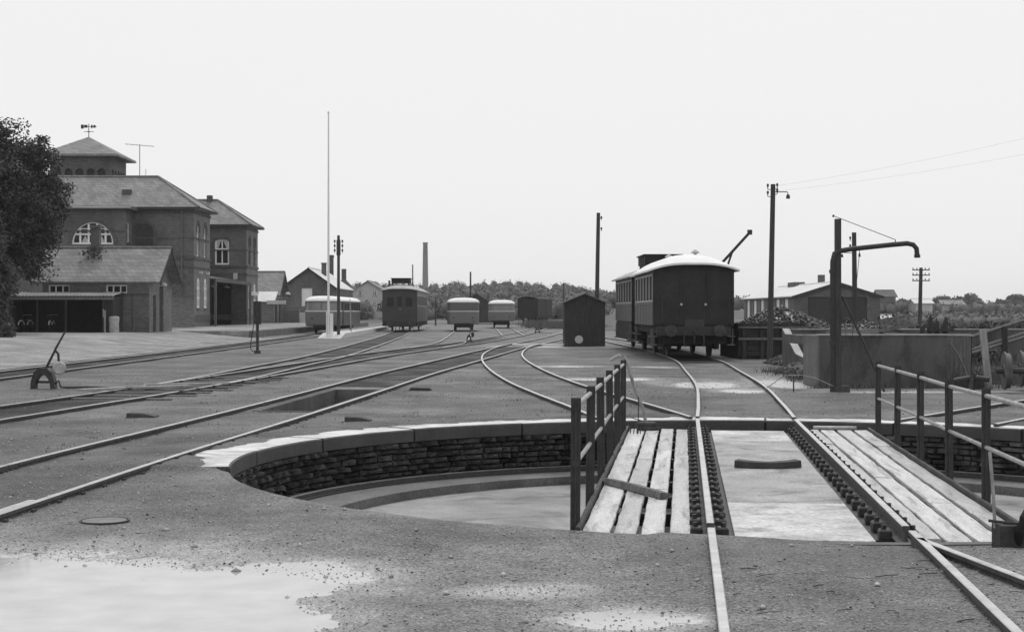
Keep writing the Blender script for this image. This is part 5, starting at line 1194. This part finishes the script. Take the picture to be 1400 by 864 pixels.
def heap(name,label,cx,cy,rx,ry,h,n,m,base=0.0,lump=.12,cat='heap',seed=1):
    rg=random.Random(seed); t=thing(name,label,cat,(cx,cy,base))
    N=28; vs=[(0,0,h)]; fs=[]
    for i in range(1,8):
        for k in range(N):
            r_=i/7; a=2*math.pi*k/N; q=1+.18*noise.noise((math.cos(a)*2,math.sin(a)*2,seed)); z=h*(1-r_**1.3)+.08*h*noise.noise((r_*4*math.cos(a),r_*4*math.sin(a),seed))
            vs.append((rx*r_*q*math.cos(a),ry*r_*q*math.sin(a),z if i<7 else -.1))
    for k in range(N): fs.append((0,1+k,1+(k+1)%N))
    for i in range(6):
        for k in range(N): fs.append((1+i*N+k,1+(i+1)*N+k,1+(i+1)*N+(k+1)%N,1+i*N+(k+1)%N))
    MB().add(vs,fs).build('mound',m,t,smooth='all')
    V=[];Fq=[]
    for j in range(n):
        r_=math.sqrt(rg.random())*1.02; a=rg.random()*6.283; q=1+.18*noise.noise((math.cos(a)*2,math.sin(a)*2,seed)); z=h*(1-r_**1.3)
        s=lump*rg.uniform(.35,1.0); c=Vector((rx*r_*q*math.cos(a),ry*r_*q*math.sin(a),max(0,z)+s*.15)); o=len(V)
        ax=[Vector((rg.gauss(0,1),rg.gauss(0,1),rg.gauss(0,1))).normalized()]; ax.append(ax[0].orthogonal().normalized()); ax.append(ax[0].cross(ax[1]))
        V+=[tuple(c+sg*s*rg.uniform(.5,1)*d) for d in ax for sg in (1,-1)]
        Fq+=[(o+x,o+y,o+z_) for x,y,z_ in ((0,2,4),(2,1,4),(1,3,4),(3,0,4),(2,0,5),(1,2,5),(3,1,5),(0,3,5))]
    fast_mesh('lumps',V,Fq,m,t,kind='stuff'); return t
heap('coal_heap','heap of black coal lumps above the timber staging',10.1,57.8,2.0,1.9,.85,1600,M_coal,1.0,.14,seed=3)
heap('coal_heap','lower coal spread behind the concrete bunker wall',12.6,54.5,2.2,2.0,.45,800,M_coal,.85,.13,seed=5)
heap('rubble_heap','low dark spill of rubble at the bunker wing wall',8.15,43.2,.75,1.6,.34,500,M_rubble,0,.07,seed=8)
heap('rubble_heap','cinder pile spilled along the foot of the coal staging',8.9,50.2,.6,1.6,.3,320,M_coal,0,.08,seed=9)
bk=thing('coal_bunker','low concrete coal bunker with pale capping and sloping wing wall','bunker',(0,0,0))
MB().bx(7.05,9.97,35.2,35.42,-.2,1.17).build('front_wall',M_bunker,bk); MB().bx(7.02,9.99,35.17,35.45,1.17,1.205).build('cap',M_bunkertop,bk)
MB().bx(7.05,7.25,35.42,37.2,-.2,1.16).build('side_wall',M_darkconc,bk); MB().bx(9.77,9.97,35.42,41,-.2,1.16).build('side_wall',M_bunker,bk)
MB().bx(8.75,17,49.0,49.25,-.2,1.14).build('back_wall',M_bunker,bk); MB().bx(8.75,17,48.98,49.27,1.14,1.17).build('cap',M_bunkertop,bk)
MB().prism([(49.0,-.2),(49.0,1.15),(48.8,1.15),(46.6,.42),(44.8,.30),(44.8,-.2)],8.62,8.64+.13,'x').build('wing_wall',M_bunker,bk)
w_=MB(); 
for (p,q) in (((48.85,1.185),(46.6,.455)),((46.6,.455),(44.8,.335))): slab(w_,(8.6,q[0],q[1]),(8.82,q[0],q[1]),(8.82,p[0],p[1]),(8.6,p[0],p[1]),.03)
w_.build('wing_cap',M_bunkertop,bk)
o=MB().add([(7.25,37,.75),(9.77,37,.78),(9.77,35.4,.82),(7.25,35.4,.8)],[(0,1,2,3)]) 
# timber box at the end of the bunker
tb=thing('timber_crib','weathered upright-board crib with pale top edge at the bunker end','crib',(10.12,36.2,0))
for k in range(7): MB().bx(.0+k*.1,.095+k*.1,0,.04+random.uniform(0,.02),-.1,1.13+random.uniform(-.01,.01)).build('board',M_timber,tb)
MB().bx(-.03,.72,-.03,.2,1.15,1.19).build('top_edge',M_bunkertop,tb); MB().bx(.66,.74,.06,1.6,-.1,1.13).build('side',M_timberdk,tb)
o=MB().tube([(0,0,0),(-.06,.2,.4),(-.18,.4,.75),(-.3,.55,.98)],.02,6).build('leaning_stick',M_timber); o.location=(10.5,35.2,.0); tag(o,'bent stick leaning on the upright-board crib','stick')
o=MB().bev(-.25,.25,-.2,.2,0,.27,.01).build('wooden_box',M_timberdk); o.location=(10.2,34.2,-.01); tag(o,'small dark box on the ground before the bunker end','box')
# junk on top of the bunker
jk=thing('broken_crate','broken slatted crate lying on the bunker top','crate',(8.75,36.4,1.2),R(8)); jk.rotation_euler=(0,R(-10),R(8))
for k in range(3): MB().bx(0,.75,-.02,.02,.03+k*.11,.12+k*.11).build('slat',M_timber,jk)
for x in (0,.36,.72): MB().bx(x,x+.05,.022,.06,0,.4).build('batten',M_timberdk,jk)
MB().bx(7.25,9.77,35.43,41,.9,1.12).build('fill',M_rubble,bk)
for i,(x,y,h_,r_,lab) in enumerate(((9.62,36.2,.33,.3,'dark bent scrap piece standing on the bunker top'),(10.02,36.9,.55,.06,'tall pointed stake on the crib top'),(10.22,36.9,.42,-.05,'middle pointed stake on the crib top'),(10.4,36.9,.5,.04,'pointed stake at the outer end of the crib top'))):
    o=MB().prism([(-.06,0),(.06,0),(.045,h_*.8),(.0,h_),(-.05,h_*.75)],-.04,.04,'y').build('scrap_stake',M_timberdk); o.location=(x,y,1.12 if i==0 else 1.1); o.rotation_euler=(0,r_,0); tag(o,lab,'stake')
pk=thing('stake_rack','low rack of dark timbers carrying the stakes behind the crib','rack',(9.9,36.85,.0)); MB().bx(0,.75,-.06,.2,-.1,1.1).build('base',M_timberdk,pk); MB().bx(.05,.7,-.03,.0,1.25,1.31).build('crossbar',M_timberdk,pk)
lg=MB()
for k in range(5): lg.tube([(7.4+k*.05,36.2+k*.22,1.16+.05*(k%2)),(8.6+k*.1,36.0+k*.25,1.22+.04*(k%3))],.05,6)
o=lg.build('pole_pile',M_timber); tag(o,'pile of rough timber poles on top of the bunker','timber pile')
# upright plank, chute frames and loose wheelsets
p0=GP(1352,531); o=MB().bx(-.075,.075,-.03,.03,-.1,1.32).build('upright_plank',M_timberlt); o.location=(p0.x,p0.y,0); o.rotation_euler=(0,R(-6),0); tag(o,'broad pale plank standing upright beside the wheelsets','plank')
def beam(a,b,w,label,m=M_timber,name='chute_beam'):
    o=MB().tube([a,b],w,4).build(name,m); tag(o,label,'beam')
cf=thing('coal_chute','sloping timber chute frame with posts behind the upright plank','chute',(0,0,0))
for a,b in (((10.9,38,.95),(14.4,39,1.95)),((10.9,38,.55),(14.4,39,1.5)),((11.2,38.6,.65),(14.6,39.6,1.6))): MB().tube([a,b],.05,4).build('beam',M_timber,cf)
for x,z in ((11.3,1.05),(12.3,1.35),(13.2,1.6)): MB().bx(x-.06,x+.06,38.3,38.42,-.1,z).build('post',M_timberdk,cf)
def wheelset(loc,rz,label):
    t=thing('wheelset',label,'wheelset',loc,rz,'loose wheelsets')
    r=.375
    for x in (0,1.5):
        M=Matrix.Translation((x,0,r+.03))@Matrix.Rotation(R(90),4,'Y')*1 if False else Matrix.Translation((x,0,r+.03))@Matrix.Rotation(R(90),4,'Y')
        wm=MB().lathe([(r*.82,-.055),(r+.03,-.06),(r+.03,-.03),(r,-.022),(r-.008,.06),(r*.83,.062),(r*.8,.02),(.14,.025),(.12,.08),(.12,-.08),(.14,-.03),(r*.8,-.025)],28,M).build('wheel',mat('rusty_wheel',.10,.4,5,.6,.3,30),t,smooth=True)
    MB().tube([(-.22,0,r+.03),(-.06,0,r+.03),(.75,0,r+.03),(1.56,0,r+.03),(1.72,0,r+.03)],.065,12).build('axle',M_post,t,smooth=True)
for i,(x,y) in enumerate(((10.5,32.6),(11.2,33.7),(11.95,34.9),(12.7,36.1))):
    wheelset((x,y,.06),R(-8),'rusty loose wheelset, '+('first','second','third','last')[i]+' in the row counted from the turntable')
o=MB().tube([(9.55,33.2,.22),(9.95,33.15,.3),(10.25,33.0,.26)],.06,8).tube([(9.9,33.1,.0),(9.95,33.15,.35)],.08,6).build('scrap_iron',M_iron); tag(o,'dark lump of scrap iron between box and wheelsets','scrap')
# ------------------------------------------------------------------ lids and wooden covers on the gravel
for (px,py,w,h_,lab) in ((193,571,.46,.075,'dark wedge-shaped wooden cover beside the switch track'),(489,577,.40,.075,'dark wedge-shaped wooden cover near the turntable coping')):
    g=GP(px,py); o=MB().prism([(-w/2,0),(w/2,0),(w/2,h_*.35),(w*.1,h_*.9),(-w/2,h_)],-.16,.16,'y').build('wooden_cover',M_lidwood); o.location=(g.x,g.y+.12,gz(g.x,g.y)); tag(o,lab,'cover')
g=GP(134,717); mh=thing('manhole_ring','round sunken manhole ring in the gravel','manhole',(g.x,g.y+.2,gz(g.x,g.y+.2)))
mb=MB(); ring(mb,.188,.203,-.03,.014,0,6.2832,36); mb.build('rim',M_iron,mh); MB().lathe([(.18,-.03),(.18,.012),(.01,.016)],28).build('lid',M_lid,mh)
g=GP(575,533); o=MB().prism([(-.25,0),(.25,0),(.2,.05),(-.2,.06)],-.2,.2,'y').build('drain_grate',M_castiron); o.location=(g.x,g.y,.0); tag(o,'flat rusty drain grate in the gravel before the curve','grate')
g=GP(640,526)
# small furniture on the far platform
tr=thing('luggage_trolley','small dark luggage trolley on the island platform','trolley',(-10.7,141,.3)); MB().bx(-.6,.6,-.4,.4,.5,.6).build('deck',M_timberdk,tr); MB().bx(-.5,-.42,-.3,.3,0,.5).bx(.42,.5,-.3,.3,0,.5).build('leg',M_timberdk,tr); MB().tube([(.55,0,.55),(.7,0,1.2)],.03,6).build('handle',M_timberdk,tr)
fl=thing('flower_stand','thin stand with plants on the island platform','plant stand',(-12.0,146,.3)); MB().tube([(0,0,0),(0,0,1.6)],.04,6).build('stem',M_timber,fl); 
V=[];Fq=[]
for k in range(160):
    p=Vector((random.gauss(0,.28),random.gauss(0,.2),1.75+random.gauss(0,.22))); u=Vector((random.gauss(0,1),random.gauss(0,1),random.gauss(0,1))).normalized(); w2=u.orthogonal().normalized()*.09; u=u*.09; n_=len(V); V+=[tuple(p+u),tuple(p+w2),tuple(p-u),tuple(p-w2)]; Fq.append((n_,n_+1,n_+2,n_+3))
fast_mesh('leaves',V,Fq,M_leafmid,fl)
for (x,y,w2,h2,m,lab) in ((-22.6,168,1.3,1.1,M_offwhite,'pale timetable board on the platform beside the railbus'),(-24.5,168,2.6,1.4,M_timber,'stack of grey crates against the warehouse')):
    o=MB().bev(-w2/2,w2/2,-.3,.3,0,h2,.03); [o.bx(-w2/2-.01,w2/2+.01,-.31,.31,h2*q,h2*q+.03) for q in (.3,.6)]; o=o.build('platform_crate',m); o.location=(x,y,.5); tag(o,lab,'crate')
# ------------------------------------------------------------------ vegetation
def leaves(C,Rr,per,size,rg,flat=1.0):
    """C: clump centres (n,3), Rr: clump radii; returns verts/quads of leaf faces scattered round each clump surface"""
    C=np.asarray(C,float); n=len(C)*per
    c=np.repeat(C,per,0); r=np.repeat(np.asarray(Rr,float),per)
    d=rg.normal(size=(n,3)); d/=np.linalg.norm(d,axis=1)[:,None]
    k=rg.random(n)**.45
    p=c+d*(r*k)[:,None]*np.array([1,1,flat])
    nrm=d*.6+rg.normal(size=(n,3))*.55+np.array([0,0,.35]); nrm/=np.linalg.norm(nrm,axis=1)[:,None]
    a=np.cross(nrm,rg.normal(size=(n,3))); a/=np.linalg.norm(a,axis=1)[:,None]+1e-9; b=np.cross(nrm,a)
    s=size*(.55+.9*rg.random(n))[:,None]
    V=np.stack([p+a*s,p+b*s*.6,p-a*s,p-b*s*.6],1).reshape(-1,3)
    F=np.arange(n*4).reshape(-1,4); return V,F
def cores(C,Rr,k,rg):
    C=np.asarray(C,float); r=np.asarray(Rr,float)*k; n=len(C)
    base=[(0,0,1)]+[(math.cos(a)*s,math.sin(a)*s,z) for z,s in ((.55,.83),(-.15,.99),(-.75,.66)) for a in np.arange(7)*2*math.pi/7]+[(0,0,-1)]
    B=np.array(base); f=[]
    for j in range(7): f.append((0,1+j,1+(j+1)%7,1+(j+1)%7)); f.append((22,15+(j+1)%7,15+j,15+j))
    for q in range(2):
        for j in range(7): a=1+q*7; f.append((a+j,a+7+j,a+7+(j+1)%7,a+(j+1)%7))
    V=(C[:,None,:]+B[None]*r[:,None,None]*(.8+.4*rg.random((n,23,1)))).reshape(-1,3)
    F=(np.array(f)[None]+(np.arange(n)*23)[:,None,None]).reshape(-1,4)
    T=np.concatenate([F[:,[0,1,2]],F[F[:,2]!=F[:,3]][:,[0,2,3]]]); return V,T
def tree(name,label,cat,base,h,rx,rz_,cz,nclump,per,size,m,trunk=True,seed=1,tr=.3,clr=.8,group=None,shell=.55,flat=.8,lob_=1.0):
    rg=np.random.default_rng(seed); t=thing(name,label,cat,base,0,group)
    d=rg.normal(size=(nclump,3)); d/=np.linalg.norm(d,axis=1)[:,None]; k=(shell+(1-shell)*rg.random(nclump))
    lob=1+lob_*(.22*np.sin(d[:,0]*5+seed)+.16*np.sin(d[:,2]*7+d[:,1]*5+seed))
    C=d*(k*lob)[:,None]*np.array([rx,rx,rz_])+np.array([0,0,cz]); C[:,2]=np.maximum(C[:,2],.15)
    V,F=leaves(C,clr*(.6+.7*rg.random(nclump)),per,size,rg,flat)
    V[:,2]=np.maximum(V[:,2],.02)
    VC,FC=cores(C*np.array([.86,.86,.93])+np.array([0,0,.07*cz]) if trunk and h>10 else C,clr*.8*np.ones(nclump),.34 if h>10 else .42,rg); VC[:,2]=np.maximum(VC[:,2],.02)
    F3=np.concatenate([F[:,[0,1,2]],F[:,[0,2,3]],FC+len(V)]); fast_mesh('crown' if trunk else 'foliage',np.concatenate([V,VC]),F3,m,t)
    if trunk:
        mb=MB().tube([(0,0,-.3),(.05*rx,0,cz*.4),(0,.05*rx,cz)],tr,9,tr*.55)
        for j in range(7):
            a=6.28*j/7+seed; mb.tube([(0,0,cz*(.45+.06*j)),(rx*.35*math.cos(a),rx*.35*math.sin(a),cz*(.7+.05*j)),(rx*.7*math.cos(a),rx*.7*math.sin(a),cz*(.85+.05*j))],tr*.4,6,tr*.12)
        mb.build('trunk',M_bark,t,smooth=True)
    else:
        mb=MB(); 
        for j in range(6): a=6.28*j/6; mb.tube([(0,0,-.1),(rx*.4*math.cos(a),rx*.4*math.sin(a),cz*.9)],.04,5,.015)
        mb.build('stem',M_bark,t)
    return t
tree('broadleaf_tree','big dark broadleaf tree overhanging the bicycle shelter','tree',(-30.0,82.5,.4),11.8,5.4,4.75,6.95,1050,190,.082,M_leaf,seed=4,tr=.4,clr=.8,shell=.55,flat=.75,lob_=.45)
tree('tall_shrub','dark ivy-like shrub standing at the foot of the big tree','shrub',(-26.2,77.5,.3),5.6,.9,3.0,2.9,150,200,.075,M_leafmid,trunk=False,seed=8,clr=.55)
tree('low_bush','low rounded bush on the gravel edge below the tree','bush',(-24.6,71.5,.3),1.2,1.4,.55,.35,50,80,.09,M_leafmid,trunk=False,seed=9,clr=.3)
# bushes behind the coal bunker and in the rough ground to the right
bush_spec=[(12.6,61,2.0,1.2,1.2,'leafy bush between coal spread and engine shed'),(15.0,60,2.2,1.0,1.1,'broad bush behind the bunker back wall'),(18.0,64,2.2,.9,.9,'rounded bush behind the slender lamp pole'),(20.5,62,2.0,1.0,1.0,'low bush behind the pile of timber poles'),
 (24.5,72,2.2,.9,.9,'dense bush at the foot of the pole with crossarms'),(22.3,52,1.9,1.6,1.7,'tall wispy bush behind the coal chute frame'),(19.3,49,1.5,1.2,1.3,'loose bush between crib and chute frame'),(24.2,47,2.0,1.9,2.0,'tall loose bush beside the row of wheelsets'),(28.5,58,3.0,2.0,2.1,'large bush past the chute frame'),(31,75,3.0,1.6,1.7,'wide bush in the rough field past the chute'),(13.8,47.5,1.1,.5,.45,'low weedy bush on the bunker back wall')]
for i,(x,y,rx,rz_,cz,lab) in enumerate(bush_spec):
    tree('bush',lab,'bush',(x,y,gz(x,y)),2,rx,rz_*.5,cz*.42,70,170,.045+.0003*y,M_leafmid if i%2 else M_leaf,trunk=False,seed=20+i,clr=.36)
far_spec=[(121,432,3.0,2.2,3.2,'rounded dark tree on the skyline past the crossarm pole'),(127,430,7.5,2.7,3.0,'broad domed tree on the skyline past the wheelsets'),(139,420,9.5,2.7,3.0,'wide dark tree mass at the end of the skyline'),(112,440,2.2,1.6,2.6,'small round tree by the low white-roofed houses')]
for i,(x,y,rx,rz_,cz,lab) in enumerate(far_spec):
    tree('skyline_tree',lab,'tree',(x,y,gz(x,y)),8,rx*.75,rz_*.8,cz*.85,130,160,.26,M_leaffar,seed=50+i,clr=1.3)
# woods on the far rise: one mass
rg=np.random.default_rng(3)
def wood(name,label,n,xr,yr,hf,m,seed,size=.3,per=130,rs=1.0):
    rg=np.random.default_rng(seed); Y=rg.uniform(*yr,n); X=rg.uniform(xr[0],xr[1],n)*Y
    C=[];Rr=[]
    for x,y in zip(X,Y):
        g=gz(x,y); h=hf(x/y,y)*rg.uniform(.9,1.05)-g; r=rg.uniform(1.5,2.7)*rs
        for q in range(3): C.append((x+rg.normal()*r*.4,y+rg.normal()*r*.4,g+max(1.2*rs,h-r-q*r*.75))); Rr.append(r)
    V,F=leaves(C,Rr,per//3*1,size,rg); VC,FC=cores(C,Rr,.62,rg)
    o=fast_mesh(name,np.concatenate([V,VC]),np.concatenate([F[:,[0,1,2]],F[:,[0,2,3]],FC+len(V)]),m,kind='stuff'); tag(o,label,'woods'); return o
def hl(u,y):                                   # crown height along the skyline, u = bearing
    px=700+u*2100
    t=np.interp(px,[-300,440,520,600,700,780,830,900,1000,1200,1300,1400,1700],[386,384,384,385,382,386,396,401,404,408,413,413,410])
    return (426-t)*y/2100+1.72
wood('far_woods','dense far-off woods covering the rise behind the station and trailers',1500,(-.45,.055),(330,520),lambda u,y:hl(u,y)*(.8+.2*(y-330)/190),M_leaffar,5)
wood('far_woods','lighter scrubby woods on the lower slope before the far woods',420,(-.30,.06),(255,345),lambda u,y:hl(u,y)*.62,M_leaffar2,6,size=.3,rs=.8)
wood('far_woods','far-off low woods along the skyline behind the engine shed',650,(.055,.46),(330,560),lambda u,y:max(2.2,hl(u,y)),M_leaffar,7)
wood('hedgerow_scrub','mixed scrub filling the rough field before the skyline trees',420,(.255,.42),(110,250),lambda u,y:1.0+.75*(y/250)+gz(u*y,y),M_leaffar2,8,size=.13,rs=.42)
# a few far roofs
for i,(px,py,Y,w_,d_,ze,zr,mw,mr,lab) in enumerate(((1212,441,180,2.0,4.0,.35,.95,M_cream,M_slatelt,'small far shed with bright white roof beside the engine shed'),(1252,428,330,3.6,6,2.6,3.5,M_cream,M_slatelt,'long low far house with pale roof behind the crossarm pole'),(1290,428,340,4.6,6,2.5,3.4,M_cream,M_slate,'far house with grey roof next to the long low house'),(1203,420,330,3.4,6,3.9,5.2,M_brick,M_slatedk,'far dark house just past the engine shed gable'))):
    p=WP(px,py,Y); gable('far_house',lab,'house',(p.x,Y,gz(p.x,Y)),0,w_,d_,ze,zr,mw,mr,[('front',w_*.2,.8,.9,1.0,'win','rect'),('front',w_*.6,.8,.9,1.0,'win','rect')] if w_>5 else [])
# ------------------------------------------------------------------ loose stones, cinders, weeds
def scatter(name,label,n,area,sz,m,seed,cat='gravel',pw=1.0,fn=None):
    rg=np.random.default_rng(seed); V=[];F=[]
    x0,x1,y0,y1=area; k=0
    while k<n:
        y=y0+(y1-y0)*rg.random()**pw; x=x0+(x1-x0)*rg.random()
        if abs(x/y)>.36: continue
        r=math.hypot(x-TC.x,y-TC.y)
        if r<TR+.05 or (r<TR+.75 and y>TC.y-1): 
            if not (r>TR+.3 and rg.random()<.15): continue
        if 26.2<y<34 and -4.6<x<-2.7: continue
        if fn and not fn(x,y,rg): continue
        k+=1; s=sz*(.35+1.3*rg.random()**3); z=gz(x,y)+s*.25; o=len(V)
        a=rg.random()*6.28; ca,sa=math.cos(a),math.sin(a); q=rg.uniform(.6,1.1,6)
        for (dx,dy,dz),w in zip(((1,0,0),(-1,0,0),(0,.8,0),(0,-.8,0),(0,0,.6),(0,0,-.6)),q): V.append((x+(dx*ca-dy*sa)*s*w,y+(dx*sa+dy*ca)*s*w,z+dz*s*w))
        F+=[(o+i,o+j,o+l) for i,j,l in ((0,2,4),(2,1,4),(1,3,4),(3,0,4),(2,0,5),(1,2,5),(3,1,5),(0,3,5))]
    o=fast_mesh(name,V,F,m,kind='stuff'); tag(o,label,cat); return o
scatter('gravel','small grey gravel stones strewn over the near yard',18000,(-5.2,5,7.6,17),.0085,M_stonebit,1,pw=1.3)
scatter('gravel','coarser gravel stones between the middle tracks',9000,(-12,9,13,45),.016,M_stonebit,2,pw=1.2)
scatter('gravel','odd larger stones lying about the foreground gravel',260,(-5,4,7.8,14),.024,M_stonebit,11)
scatter('cinders','dark cinder bits sprinkled round the puddles',900,(-4.5,4,7.6,13),.009,M_darkbit,3)
scatter('cinders','dark cinder bits over the tracks',1500,(-12,9,13,45),.016,M_darkbit,4)
mb=MB(); rg_=random.Random(5)
for k in range(30):
    x=rg_.uniform(1.3,3.1) if k<38 else rg_.uniform(-2,1.2); y=rg_.uniform(8.0,10.6); a=rg_.uniform(-.6,.6); l=rg_.uniform(.02,.09)
    z=gz(x,y)+.008; mb.tube([(x-l*math.cos(a),y-l*math.sin(a),z),(x,y,z+.004),(x+l*math.cos(a),y+l*math.sin(a),z+.002)],rg_.uniform(.0015,.004),4)
o=mb.build('twigs',M_darkbit,kind='stuff'); tag(o,'splinters and twigs littering the gravel between the near rails','twigs')
def tufts(name,label,pts,m,h=.16,seed=1,n=26,sp=.12):
    rg=np.random.default_rng(seed); V=[];F=[]
    for (x,y) in pts:
        if math.hypot(x-TC.x,y-TC.y)<TR+.9: continue
        for k in range(n):
            bx,by=x+rg.normal()*sp,y+rg.normal()*sp; z=gz(bx,by); a=rg.random()*6.28; hh=h*rg.uniform(.4,1.2); o=len(V); w=.006+.02*h
            V+=[(bx-w*math.cos(a),by-w*math.sin(a),z-.01),(bx+w*math.cos(a),by+w*math.sin(a),z-.01),(bx+rg.normal()*hh*.35,by+rg.normal()*hh*.35,z+hh)]; F.append((o,o+1,o+2))
    o=fast_mesh(name,V,F,m,kind='stuff'); tag(o,label,'weeds'); return o
rg=random.Random(9)
tufts('weeds','weeds along the foot of the coal bunker',[(rg.uniform(7.0,11),rg.uniform(34.4,35.0)) for k in range(60)]+[(rg.uniform(7.2,9),rg.uniform(38,44)) for k in range(50)],M_grass,.2,1,26,.15)
tufts('weeds','rough grass tufts in the field by the wheelsets',[(rg.uniform(10,19),rg.uniform(35,60)) for k in range(420)],M_grass,.42,2,24,.35)
tufts('weeds','thin weeds between the yard tracks',[(rg.uniform(-9,3),rg.uniform(19,40)) for k in range(60)],M_grass,.05,3,10,.08)
tufts('weeds','grass bank behind the wooden hut',[(rg.uniform(2,9),rg.uniform(150,205)) for k in range(500)],M_grass,.7,4,16,.7)

# ------------------------------------------------------------------ damp air
hz_=MB().bx(-920,920,-320,1520,-2.5,22.5).build('haze',None); hz_['kind']='stuff'; tag(hz_,'pale damp haze over the whole yard and distance','haze')
hm=bpy.data.materials.new('haze_air'); hm.use_nodes=True; n_=hm.node_tree; n_.nodes.clear()
pv=n_.nodes.new('ShaderNodeVolumePrincipled'); pv.inputs['Density'].default_value=HAZE; pv.inputs['Color'].default_value=(1,1,1,1); pv.inputs['Anisotropy'].default_value=0.2
mo=n_.nodes.new('ShaderNodeOutputMaterial'); n_.links.new(pv.outputs[0],mo.inputs['Volume']); hz_.data.materials.clear(); hz_.data.materials.append(hm)
